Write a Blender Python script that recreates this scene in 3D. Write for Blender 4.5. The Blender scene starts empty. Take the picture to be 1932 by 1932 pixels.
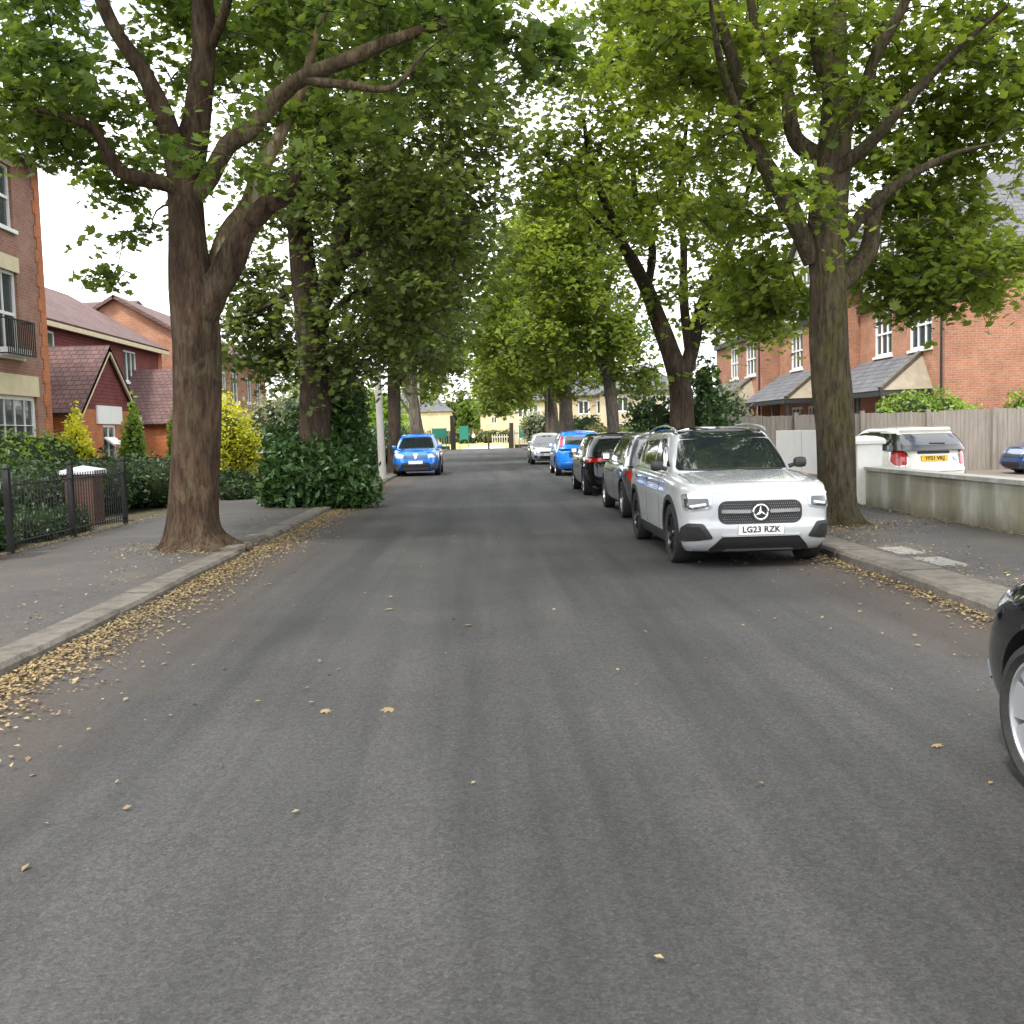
import bpy, bmesh, math, random
import numpy as np
from mathutils import Vector, Matrix
R_=math.radians
sc=bpy.context.scene; col=sc.collection
# ------------------------------------------------------------------ camera, sky, sun, exposure
HCAM=1.5; YAW,PITCH,ROLL=R_(1.63),R_(4.43),R_(1.5)
def cam_axes():
    f=Vector((math.sin(YAW)*math.cos(PITCH),math.cos(YAW)*math.cos(PITCH),-math.sin(PITCH)))
    r=Vector((math.cos(YAW),-math.sin(YAW),0)); u=r.cross(f)
    c,s=math.cos(ROLL),math.sin(ROLL)
    return r*c-u*s, u*c+r*s, f
CR,CU,CF=cam_axes()
cd=bpy.data.cameras.new('camera'); cam=bpy.data.objects.new('camera',cd); col.objects.link(cam)
cam.matrix_world=Matrix(((CR.x,CU.x,-CF.x,0),(CR.y,CU.y,-CF.y,0),(CR.z,CU.z,-CF.z,HCAM),(0,0,0,1)))
cd.sensor_width=36; cd.lens=36.0; cd.clip_start=0.05; cd.clip_end=2000
sc.camera=cam
SUN_EL,SUN_AZ=R_(56),R_(215)      # azimuth clockwise from +Y: behind the viewer, to the left
w=bpy.data.worlds.new('World'); sc.world=w; w.use_nodes=True
nt=w.node_tree; nt.nodes.clear()
def N(nt,t,**k):
    n=nt.nodes.new(t)
    for a,b in k.items():
        if a in n.inputs: n.inputs[a].default_value=b
        else: setattr(n,a,b)
    return n
sky=N(nt,'ShaderNodeTexSky',sky_type='NISHITA',sun_disc=False,sun_elevation=SUN_EL,sun_rotation=SUN_AZ,air_density=1.0,dust_density=2.0)
tc=N(nt,'ShaderNodeTexCoord'); mp=N(nt,'ShaderNodeMapping'); mp.inputs['Scale'].default_value=(1,1,2.2)
nz=N(nt,'ShaderNodeTexNoise'); nz.inputs['Scale'].default_value=2.2; nz.inputs['Detail'].default_value=7; nz.inputs['Roughness'].default_value=.55
cr=N(nt,'ShaderNodeValToRGB'); cr.color_ramp.elements[0].position=.31; cr.color_ramp.elements[1].position=.45
mx=N(nt,'ShaderNodeMix',data_type='RGBA'); mx.inputs['B'].default_value=(9.2,9.4,9.7,1)
bg=N(nt,'ShaderNodeBackground'); bg.inputs['Strength'].default_value=.15
out=N(nt,'ShaderNodeOutputWorld')
L=nt.links.new
L(tc.outputs['Generated'],mp.inputs['Vector']); L(mp.outputs[0],nz.inputs['Vector']); L(nz.outputs['Fac'],cr.inputs['Fac'])
L(cr.outputs['Color'],mx.inputs['Factor']); L(sky.outputs[0],mx.inputs['A']); L(mx.outputs['Result'],bg.inputs['Color']); L(bg.outputs[0],out.inputs['Surface'])
sd=bpy.data.lights.new('sun','SUN'); sd.energy=2.1; sd.angle=R_(7); sd.color=(1,.95,.87)
so=bpy.data.objects.new('sun',sd); col.objects.link(so)
sdir=Vector((math.sin(SUN_AZ)*math.cos(SUN_EL),math.cos(SUN_AZ)*math.cos(SUN_EL),math.sin(SUN_EL)))
so.rotation_euler=sdir.to_track_quat('Z','Y').to_euler()
sc.view_settings.view_transform='Standard'; sc.view_settings.look='None'; sc.view_settings.gamma=1
sc.view_settings.exposure=1.15
sc.render.engine='CYCLES'
# ------------------------------------------------------------------ helpers
def ray(u,v): return CF*1932.+CR*(u-966)-CU*(v-966)
def at(u,v,Y):                      # photograph point (1932 px wide) at depth Y -> metres
    r=ray(u,v); t=Y/r.y; return Vector((r.x*t,Y,HCAM+r.z*t))
def tag(o,label=None,cat=None,group=None,kind=None):
    if label: o['label']=label
    if cat: o['category']=cat
    if group: o['group']=group
    if kind: o['kind']=kind
    return o
def empty(name,loc,rz=0,label=None,cat=None,group=None):
    o=bpy.data.objects.new(name,None); col.objects.link(o); o.location=loc; o.rotation_euler=(0,0,rz); o.empty_display_size=.2
    return tag(o,label,cat,group)
def link(name,me,mat,parent=None):
    o=bpy.data.objects.new(name,me); col.objects.link(o)
    for m in (mat if isinstance(mat,(list,tuple)) else [mat]): me.materials.append(m)
    if parent: o.parent=parent
    return o
def copy_tree(o,parent=None):
    c=o.copy(); col.objects.link(c)
    if parent: c.parent=parent
    for ch in list(o.children): copy_tree(ch,c)
    return c
class MB:
    def __init__(s): s.v=[]; s.f=[]; s.m=[]
    def add(s,vs,fs,mi=0):
        b=len(s.v); s.v+= [tuple(p) for p in vs]; s.f+=[tuple(i+b for i in f) for f in fs]; s.m+=[mi]*len(fs); return s
    def quad(s,a,b,c,d,mi=0): return s.add([a,b,c,d],[(0,1,2,3)],mi)
    def box(s,x0,x1,y0,y1,z0,z1,mi=0):
        vs=[(x,y,z) for z in (z0,z1) for y in (y0,y1) for x in (x0,x1)]
        return s.add(vs,[(0,2,3,1),(4,5,7,6),(0,1,5,4),(2,6,7,3),(0,4,6,2),(1,3,7,5)],mi)
    def bar(s,a,b,wx,wy=None,mi=0,n=4):
        wy=wy or wx; a=Vector(a); b=Vector(b); d=(b-a).normalized()
        up=Vector((0,0,1)) if abs(d.z)<.95 else Vector((0,1,0))
        x=d.cross(up).normalized(); y=x.cross(d)
        vs=[]
        for p in (a,b):
            for k in range(n):
                t=2*math.pi*(k+.5)/n; q=1/math.cos(math.pi/n) if n==4 else 1
                vs.append(p+x*math.cos(t)*wx/2*q+y*math.sin(t)*wy/2*q)
        fs=[(k,(k+1)%n,n+(k+1)%n,n+k) for k in range(n)]+[tuple(range(n))[::-1],tuple(range(n,2*n))]
        return s.add(vs,fs,mi)
    def tube(s,pts,rad,n=8,mi=0,fn=None,cap=True):
        pts=[Vector(p) for p in pts]; m=len(pts); vs=[]; px=None
        for i,p in enumerate(pts):
            d=(pts[min(i+1,m-1)]-pts[max(i-1,0)]).normalized()
            if px is None: px=(Vector((1,0,0))-d*d.x).normalized() if abs(d.x)<.9 else (Vector((0,1,0))-d*d.y).normalized()
            px=(px-d*px.dot(d)).normalized(); py=d.cross(px)
            for k in range(n):
                t=2*math.pi*k/n; r=rad[i]*(fn(i/(m-1),t) if fn else 1)
                vs.append(p+px*math.cos(t)*r+py*math.sin(t)*r)
        fs=[(i*n+k,i*n+(k+1)%n,(i+1)*n+(k+1)%n,(i+1)*n+k) for i in range(m-1) for k in range(n)]
        if cap: fs+=[tuple(range(n))[::-1],tuple(range((m-1)*n,m*n))]
        return s.add(vs,fs,mi)
    def lathe(s,prof,n=24,axis='z',o=(0,0,0),mi=0):
        vs=[];m=len(prof)
        for r,h in prof:
            for k in range(n):
                t=2*math.pi*k/n; a,b=r*math.cos(t),r*math.sin(t)
                p=(a,b,h) if axis=='z' else (h,a,b) if axis=='x' else (b,h,a)
                vs.append((p[0]+o[0],p[1]+o[1],p[2]+o[2]))
        fs=[(i*n+k,i*n+(k+1)%n,(i+1)*n+(k+1)%n,(i+1)*n+k) for i in range(m-1) for k in range(n)]
        return s.add(vs,fs,mi)
    def mesh(s,name='m',smooth=None):
        me=bpy.data.meshes.new(name); me.from_pydata(s.v,[],s.f)
        me.polygons.foreach_set('material_index',s.m)
        me.validate()
        if smooth is not None:
            me.polygons.foreach_set('use_smooth',[True]*len(me.polygons)); me.set_sharp_from_angle(angle=R_(smooth))
        me.update(); return me
    def build(s,name,mat,parent=None,smooth=None,**k):
        o=link(name,s.mesh(name,smooth),mat,parent); tag(o,**k); return o
def catmull(pts,n):
    pts=[Vector(p) for p in pts]; P=[pts[0]*2-pts[1]]+pts+[pts[-1]*2-pts[-2]]; out=[]
    m=len(pts)-1
    for i in range(n+1):
        t=i/n*m; k=min(int(t),m-1); t-=k; a,b,c,d=P[k:k+4]
        out.append(.5*((2*b)+(c-a)*t+(2*a-5*b+4*c-d)*t*t+(3*b-a-3*c+d)*t**3))
    return out
# ------------------------------------------------------------------ materials
MATS={}
def mat(name,colr=(.5,.5,.5),rough=.6,metal=0,spec=.5,coat=0,trans=0,emit=None):
    m=bpy.data.materials.new(name); m.use_nodes=True; b=m.node_tree.nodes['Principled BSDF']
    b.inputs['Base Color'].default_value=(*colr,1); b.inputs['Roughness'].default_value=rough; b.inputs['Metallic'].default_value=metal
    b.inputs['Specular IOR Level'].default_value=spec; b.inputs['Coat Weight'].default_value=coat; b.inputs['Coat Roughness'].default_value=.03
    b.inputs['Transmission Weight'].default_value=trans
    MATS[name]=m; return m
def pos(nt,scale=(1,1,1),obj=False):
    t=N(nt,'ShaderNodeTexCoord') if obj else N(nt,'ShaderNodeNewGeometry')
    m=N(nt,'ShaderNodeMapping'); m.inputs['Scale'].default_value=scale
    nt.links.new(t.outputs['Object' if obj else 'Position'],m.inputs['Vector']); return m.outputs[0]
def ramp(nt,fac,stops):
    c=N(nt,'ShaderNodeValToRGB'); e=c.color_ramp.elements
    while len(e)<len(stops): e.new(.5)
    for i,(p,cc) in enumerate(stops): e[i].position=p; e[i].color=(*cc,1)
    nt.links.new(fac,c.inputs['Fac']); return c.outputs['Color']
def noise(nt,vec,scale,detail=4,rough=.55,dist=0):
    n=N(nt,'ShaderNodeTexNoise'); n.inputs['Scale'].default_value=scale; n.inputs['Detail'].default_value=detail; n.inputs['Roughness'].default_value=rough; n.inputs['Distortion'].default_value=dist
    nt.links.new(vec,n.inputs['Vector']); return n.outputs['Fac']
def mixc(nt,fac,a,b,mode='MIX'):
    m=N(nt,'ShaderNodeMix',data_type='RGBA',blend_type=mode)
    for s,v in (('Factor',fac),('A',a),('B',b)):
        if isinstance(v,(int,float)): m.inputs[s].default_value=v
        elif isinstance(v,tuple): m.inputs[s].default_value=(*v,1)
        else: nt.links.new(v,m.inputs[s])
    return m.outputs['Result']
def math_(nt,op,a,b=0.,c=None):
    m=N(nt,'ShaderNodeMath',operation=op)
    for i,v in enumerate((a,b,c)):
        if v is None: continue
        if isinstance(v,(int,float)): m.inputs[i].default_value=v
        else: nt.links.new(v,m.inputs[i])
    return m.outputs[0]
def bump(nt,h,strength=.3,dist=.01):
    b=N(nt,'ShaderNodeBump'); b.inputs['Strength'].default_value=strength; b.inputs['Distance'].default_value=dist
    nt.links.new(h,b.inputs['Height']); return b.outputs[0]
def bsdf(m): return m.node_tree.nodes['Principled BSDF']
def noisy(name,c1,c2,scale=6,rough=.8,bs=.3,bd=.01,stretch=(1,1,1),detail=6,spec=.3,obj=False):
    m=mat(name,c1,rough,spec=spec); nt=m.node_tree; v=pos(nt,stretch,obj)
    f=noise(nt,v,scale,detail,.65); nt.links.new(ramp(nt,f,[(.3,c1),(.7,c2)]),bsdf(m).inputs['Base Color'])
    nt.links.new(bump(nt,noise(nt,v,scale*4,4,.6),bs,bd),bsdf(m).inputs['Normal']); return m
def brick(name,c1,c2,mortar,axis='xy',bw=.225,bh=.075,ms=.012,rough=.85,off=.5,vscale=1,stain=None,bd=.008):
    m=mat(name,c1,rough,spec=.2); nt=m.node_tree
    g=N(nt,'ShaderNodeNewGeometry'); s=N(nt,'ShaderNodeSeparateXYZ'); nt.links.new(g.outputs['Position'],s.inputs[0])
    u={'xy':lambda: math_(nt,'ADD',s.outputs[0],s.outputs[1]),'x':lambda:s.outputs[0],'y':lambda:s.outputs[1]}[axis]()
    c=N(nt,'ShaderNodeCombineXYZ'); nt.links.new(u,c.inputs[0]); nt.links.new(math_(nt,'MULTIPLY',s.outputs[2],vscale),c.inputs[1])
    b=N(nt,'ShaderNodeTexBrick'); b.offset=off; b.inputs['Scale'].default_value=1; b.inputs['Brick Width'].default_value=bw; b.inputs['Row Height'].default_value=bh
    b.inputs['Mortar Size'].default_value=ms; b.inputs['Mortar Smooth'].default_value=.3; b.inputs['Bias'].default_value=0
    b.inputs['Color1'].default_value=(*c1,1); b.inputs['Color2'].default_value=(*c2,1); b.inputs['Mortar'].default_value=(*mortar,1)
    nt.links.new(c.outputs[0],b.inputs['Vector'])
    v=pos(nt); f=noise(nt,v,1.3,6,.6)
    cc=mixc(nt,.55,b.outputs['Color'],ramp(nt,f,[(.3,(.55,.55,.55)),(.7,(1.25,1.25,1.25))]),'MULTIPLY')
    f2=noise(nt,v,14,4,.6); cc=mixc(nt,.4,cc,ramp(nt,f2,[(.3,(.6,.6,.6)),(.7,(1.3,1.3,1.3))]),'MULTIPLY')
    if stain: cc=mixc(nt,ramp(nt,noise(nt,v,.7,5,.7),[(.5,(0,0,0)),(.75,(.7,.7,.7))]),cc,stain)
    nt.links.new(cc,bsdf(m).inputs['Base Color'])
    nt.links.new(bump(nt,math_(nt,'SUBTRACT',1.0,b.outputs['Fac']),.6,bd),bsdf(m).inputs['Normal'])
    return m
def leafmat(name,cols,trans=.45,rough=.45,gain=1.0):
    cols=[tuple(x*gain for x in c) for c in cols]
    m=mat(name,cols[0],rough,spec=.35); nt=m.node_tree; b=bsdf(m)
    a=N(nt,'ShaderNodeAttribute',attribute_name='tint')
    c=ramp(nt,a.outputs['Fac'],[(i/(len(cols)-1),cc) for i,cc in enumerate(cols)])
    v=pos(nt); c=mixc(nt,.5,c,ramp(nt,noise(nt,v,.55,3,.5),[(.35,(.62,.68,.7)),(.65,(1.3,1.25,1.0))]),'MULTIPLY')
    nt.links.new(c,b.inputs['Base Color'])
    t=N(nt,'ShaderNodeBsdfTranslucent'); tcx=mixc(nt,1.0,c,(1.22,1.12,.6),'MULTIPLY'); nt.links.new(tcx,t.inputs['Color'])
    ms=N(nt,'ShaderNodeMixShader'); ms.inputs[0].default_value=trans; nt.links.new(b.outputs[0],ms.inputs[1]); nt.links.new(t.outputs[0],ms.inputs[2])
    nt.links.new(ms.outputs[0],nt.nodes['Material Output'].inputs['Surface']); return m
def barkmat(name,c1,c2,patch=None,sc_=9):
    m=mat(name,c1,.9,spec=.15); nt=m.node_tree; v=pos(nt,(1,1,.28))
    f=noise(nt,v,sc_,8,.7,.6); c=ramp(nt,f,[(.3,c1),(.55,c2),(.75,tuple(x*1.35 for x in c2))])
    if patch:
        v2=pos(nt,(1,1,.5)); vo=noise(nt,v2,2.6,3,.5,1.2); c=mixc(nt,ramp(nt,vo,[(.53,(0,0,0)),(.57,(1,1,1))]),c,patch)
    v4=pos(nt,(1,1,.16)); f4=noise(nt,v4,24,5,.7,.4); c=mixc(nt,.75,c,ramp(nt,f4,[(.38,(.35,.34,.33)),(.52,(1,1,1)),(.7,(1.3,1.3,1.28))]),'MULTIPLY')
    v3=pos(nt,(1,1,1)); c=mixc(nt,.6,c,ramp(nt,noise(nt,v3,1.2,4,.6),[(.3,(.6,.62,.6)),(.7,(1.25,1.2,1.1))]),'MULTIPLY')
    nt.links.new(c,bsdf(m).inputs['Base Color']); nt.links.new(bump(nt,math_(nt,'ADD',f,math_(nt,'MULTIPLY',f4,.8)),1.0,.06),bsdf(m).inputs['Normal']); return m
# asphalt
def asphalt(name,base,brown,dirt_edges=None,streak=True,warm=(.5,.66)):
    m=mat(name,base,.78,spec=.35); nt=m.node_tree; v=pos(nt)
    c=ramp(nt,noise(nt,v,75,4,.85),[(.30,tuple(x*.6 for x in base)),(.5,base),(.66,tuple(x*1.6 for x in base)),(.8,tuple(x*2.4 for x in base))])
    vo=N(nt,'ShaderNodeTexVoronoi'); vo.inputs['Scale'].default_value=55; nt.links.new(v,vo.inputs['Vector'])
    c=mixc(nt,.55,c,ramp(nt,vo.outputs['Color'],[(.1,(.6,.6,.6)),(.9,(1.45,1.45,1.43))]),'MULTIPLY')
    c=mixc(nt,.75,c,ramp(nt,noise(nt,v,.55,6,.6),[(.3,(.72,.72,.74)),(.7,(1.25,1.25,1.24))]),'MULTIPLY')
    if streak:
        v2=pos(nt,(1.2,.055,1)); c=mixc(nt,.9,c,ramp(nt,noise(nt,v2,1.5,5,.6,.3),[(.34,(.60,.60,.61)),(.5,(1,1,1)),(.66,(1.38,1.37,1.36))]),'MULTIPLY')
    c=mixc(nt,ramp(nt,noise(nt,v,1.1,5,.65),[(warm[0],(0,0,0)),(warm[1],(.55,.55,.55))]),c,brown)
    if dirt_edges:
        g=N(nt,'ShaderNodeNewGeometry'); s=N(nt,'ShaderNodeSeparateXYZ'); nt.links.new(g.outputs['Position'],s.inputs[0])
        x=math_(nt,'ABSOLUTE',math_(nt,'SUBTRACT',s.outputs[0],dirt_edges[0])); x=math_(nt,'ADD',x,math_(nt,'MULTIPLY',noise(nt,v,1.4,5,.7),1.6))
        fac=N(nt,'ShaderNodeMapRange'); fac.inputs['From Min'].default_value=dirt_edges[1]+.1; fac.inputs['From Max'].default_value=dirt_edges[1]+1.5; fac.inputs['To Max'].default_value=.8
        nt.links.new(x,fac.inputs['Value']); c=mixc(nt,fac.outputs[0],c,brown)
    nt.links.new(c,bsdf(m).inputs['Base Color'])
    nt.links.new(bump(nt,noise(nt,v,120,3,.8),.55,.006),bsdf(m).inputs['Normal']); return m
M_road=asphalt('asphalt',(.036,.0352,.0345),(.062,.043,.031),(.4,2.9),warm=(.68,.85))
M_pave=asphalt('pavement_asphalt',(.054,.050,.047),(.085,.068,.052),None,False)
M_lot=asphalt('driveway_surface',(.14,.12,.10),(.12,.09,.06),None,False)
M_kerb=noisy('kerb_stone',(.07,.062,.052),(.15,.135,.115),5,.9,.9,.02)
M_soil=noisy('soil',(.05,.04,.025),(.09,.08,.04),3,.95,.6,.03)
M_grass=noisy('park_grass',(.26,.27,.07),(.38,.36,.11),.35,.95,.3,.02,(1,.3,1))
M_path=noisy('park_path',(.5,.47,.42),(.6,.57,.52),2,.9)
M_darkgrass=noisy('ground_cover',(.035,.05,.015),(.07,.08,.03),1.2,.95,.5,.03)
M_brickL=brick('red_brick',(.34,.155,.105),(.27,.12,.09),(.28,.22,.18),stain=(.36,.24,.18))
M_orange=brick('orange_brick',(.52,.16,.055),(.46,.13,.05),(.36,.22,.14))
M_brickR=brick('terrace_brick',(.44,.205,.125),(.37,.165,.10),(.40,.27,.19))
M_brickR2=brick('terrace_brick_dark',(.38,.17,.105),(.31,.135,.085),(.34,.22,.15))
M_cream=noisy('cream_stone',(.55,.47,.30),(.66,.57,.40),3,.8,.15)
M_dullcream=noisy('dull_cream_board',(.22,.19,.14),(.32,.28,.21),3,.8,.15)
M_creambrick=brick('cream_brick',(.58,.47,.31),(.53,.42,.27),(.58,.5,.38))  # cream paled further, distance haze put into the colour
M_tileh=brick('hung_tile',(.21,.065,.06),(.17,.053,.05),(.09,.02,.02),'xy',.17,.11,.008,off=.5,bd=.02)
M_roofx=brick('roof_tile_brown_x',(.155,.088,.08),(.115,.07,.066),(.05,.03,.03),'x',.22,.14,.012,bd=.03)
M_roofy=brick('roof_tile_brown_y',(.165,.105,.095),(.13,.085,.08),(.08,.05,.048),'y',.22,.14,.012,bd=.03)
M_slatex=brick('roof_slate_x',(.15,.15,.16),(.12,.12,.13),(.05,.05,.055),'x',.30,.16,.010,bd=.03)
M_slatey=brick('roof_slate_y',(.15,.15,.16),(.12,.12,.13),(.05,.05,.055),'y',.30,.16,.010,bd=.03)
M_white=noisy('white_paint',(.74,.74,.72),(.82,.82,.81),2,.45,.05,spec=.5)
M_render=noisy('white_render',(.62,.61,.57),(.75,.74,.71),2.5,.85,.2)
M_coping=noisy('dirty_coping',(.26,.25,.22),(.48,.47,.43),4,.85,.4)
M_black=mat('black_paint',(.012,.012,.013),.35)
M_fascia=mat('black_fascia',(.02,.022,.028),.4)
M_pane=mat('window_pane',(.05,.06,.07),.06,spec=.8)
M_paneg=mat('window_pane_grey',(.22,.24,.25),.15,spec=.6)
M_wood=noisy('weathered_fence_wood',(.19,.165,.14),(.28,.25,.215),2.5,.9,.5,.01,(6,6,.6))
M_pole=noisy('grey_pole',(.30,.29,.27),(.40,.385,.36),4,.8,.3,.01,(4,4,.4))
M_green=mat('green_board',(.02,.19,.13),.5)
M_palerail=mat('pale_railing',(.62,.57,.45),.6)
M_darkwood=mat('dark_post',(.03,.025,.02),.7)
M_capst=noisy('stone_cap',(.45,.46,.50),(.6,.61,.64),5,.7)
M_pier=brick('pier_brick',(.16,.075,.055),(.12,.06,.045),(.12,.09,.075))
# garden wall render with green algae
m=mat('mossy_render',(.5,.5,.45),.9,spec=.2); nt=m.node_tree; v=pos(nt); v2=pos(nt,(1,.9,.25))
g=N(nt,'ShaderNodeNewGeometry'); s=N(nt,'ShaderNodeSeparateXYZ'); L=nt.links.new; L(g.outputs['Position'],s.inputs[0])
c=ramp(nt,noise(nt,v2,1.5,6,.6),[(.34,(.46,.45,.41)),(.45,(.31,.30,.235)),(.60,(.24,.23,.165)),(.75,(.16,.15,.11))])
zf=N(nt,'ShaderNodeMapRange'); zf.inputs['From Min'].default_value=.48; zf.inputs['From Max'].default_value=.1
L(math_(nt,'ADD',s.outputs[2],math_(nt,'MULTIPLY',noise(nt,v,3,5,.6),.35)),zf.inputs['Value'])
c=mixc(nt,zf.outputs[0],c,(.10,.085,.06)); L(c,bsdf(m).inputs['Base Color']); L(bump(nt,noise(nt,v,25,5,.6),.4,.01),bsdf(m).inputs['Normal']); M_moss=m
M_litter=leafmat('fallen_leaves',[(.12,.08,.045),(.20,.14,.075),(.28,.21,.11),(.16,.11,.06),(.34,.28,.16),(.21,.18,.10)],.1,.7)
M_leafPlane=leafmat('plane_leaf',[(.060,.098,.026),(.082,.130,.030),(.125,.18,.042),(.07,.11,.04)],.58,gain=1.6)
M_leafDark=leafmat('dark_leaf',[(.048,.07,.026),(.075,.104,.032),(.11,.148,.042)],.58,gain=1.95)
M_leafLime=leafmat('lime_leaf',[(.095,.148,.024),(.135,.195,.03),(.18,.24,.042),(.085,.13,.028)],.58,gain=1.3)
M_leafFar=leafmat('far_leaf',[(.11,.16,.045),(.15,.20,.055),(.20,.25,.07)],.58,gain=1.7)  # brightened so the leaf colour itself carries the far haze
M_hedge=leafmat('hedge_leaf',[(.018,.042,.014),(.034,.068,.02),(.06,.10,.028)],.25)
M_yellow=leafmat('golden_leaf',[(.22,.25,.02),(.36,.36,.03),(.46,.44,.05),(.12,.17,.03)],.45,gain=1.7)
M_bright=leafmat('bright_leaf',[(.10,.17,.03),(.16,.25,.04),(.22,.30,.06)],.4,gain=1.4)
M_ivy=leafmat('ivy_leaf',[(.025,.06,.018),(.045,.10,.025),(.07,.13,.035)],.2,.35)
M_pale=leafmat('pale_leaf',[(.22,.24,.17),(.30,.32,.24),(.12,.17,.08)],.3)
M_brownleaf=leafmat('olive_leaf',[(.12,.12,.04),(.17,.16,.05),(.09,.11,.03)],.2)
M_twig=noisy('twig_wood',(.03,.025,.018),(.055,.045,.03),8,.9)
M_barkP=barkmat('plane_bark',(.028,.018,.012),(.074,.049,.033),(.088,.065,.043),7)
M_barkPale=barkmat('pale_plane_bark',(.13,.09,.05),(.24,.18,.11),(.34,.30,.20),6)
M_barkMid=barkmat('tan_plane_bark',(.06,.042,.027),(.135,.10,.065),(.17,.13,.085),6)
M_barkD=barkmat('dark_bark',(.035,.026,.020),(.075,.056,.042))
M_barkR=barkmat('sycamore_bark',(.045,.036,.024),(.090,.073,.048),(.075,.07,.03),10)
M_barkF=barkmat('grey_bark',(.10,.085,.07),(.17,.145,.12))
# ------------------------------------------------------------------ vehicles
def paint(name,c,metal=0.,flake=False):
    m=mat(name,c,.22,metal,coat=1.0,spec=.5); nt=m.node_tree
    v=pos(nt,(1,1,1)); f=noise(nt,v,1.8,5,.6)
    nt.links.new(ramp(nt,f,[(.35,tuple(x*.9 for x in c)),(.65,tuple(min(1,x*1.06) for x in c))]),bsdf(m).inputs['Base Color'])
    return m
P_white=paint('white_car_paint',(.40,.41,.42)); P_blue=paint('blue_car_paint',(.012,.17,.62),.25); P_blue2=paint('bright_blue_paint',(.01,.20,.72),.1)
P_black=paint('black_car_paint',(.007,.007,.008)); bsdf(P_black).inputs['Roughness'].default_value=.08; bsdf(P_black).inputs['Specular IOR Level'].default_value=.25; bsdf(P_black).inputs['Coat Weight'].default_value=.5; P_grey=paint('grey_car_paint',(.14,.145,.15),.5); P_silver=paint('silver_car_paint',(.55,.56,.58),.4)
P_gloss=paint('gloss_black_pillars',(.008,.008,.009)); P_ivory=paint('ivory_car_paint',(.70,.68,.60)); P_navy=paint('deep_blue_paint',(.006,.045,.15),.2)
C_glass=mat('car_glass',(.012,.016,.018),.03,spec=.9,coat=.6); C_plastic=mat('black_plastic',(.018,.018,.019),.55)
C_tyre=noisy('tyre_rubber',(.016,.016,.016),(.028,.027,.026),30,.85,.4,.004); C_rim=mat('alloy_rim',(.32,.33,.35),.28,.9); C_rimd=mat('dark_alloy',(.04,.04,.045),.3,.8)
C_hubcap=mat('hubcap_plastic',(.35,.36,.37),.35,.5)
C_chrome=mat('chrome',(.75,.76,.78),.10,1.0); C_lamp=mat('lamp_lens',(.42,.45,.48),.06,.6,coat=1); C_lampd=mat('lamp_dark',(.03,.035,.04),.08,coat=1); C_red=mat('tail_lamp_red',(.42,.010,.012),.12,coat=1)
C_plate=mat('plate_white',(.74,.74,.72),.4); C_platey=mat('plate_yellow',(.80,.50,.02),.4); C_ink=mat('plate_ink',(.012,.012,.012),.5)
C_int=mat('cabin_fabric',(.03,.03,.032),.8); C_skin=mat('amber_lens',(.6,.2,.02),.2)
C_under=mat('underbody',(.01,.01,.01),.9)
def interp(pts,t):
    xs=[p[0] for p in pts]
    if t<=xs[0]: return pts[0][1]
    if t>=xs[-1]: return pts[-1][1]
    k=max(i for i in range(len(xs)) if xs[i]<=t); k=min(k,len(xs)-2)
    m=[]
    for i in range(len(pts)):
        if i==0: m.append((pts[1][1]-pts[0][1])/(xs[1]-xs[0]))
        elif i==len(pts)-1: m.append((pts[-1][1]-pts[-2][1])/(xs[-1]-xs[-2]))
        else:
            a=(pts[i][1]-pts[i-1][1])/(xs[i]-xs[i-1]); b=(pts[i+1][1]-pts[i][1])/(xs[i+1]-xs[i])
            m.append(0 if a*b<=0 else 2*a*b/(a+b))
    h=xs[k+1]-xs[k]; u=(t-xs[k])/h; a,b=pts[k][1],pts[k+1][1]
    return (2*u**3-3*u*u+1)*a+(u**3-2*u*u+u)*h*m[k]+(-2*u**3+3*u*u)*b+(u**3-u*u)*h*m[k+1]
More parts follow.
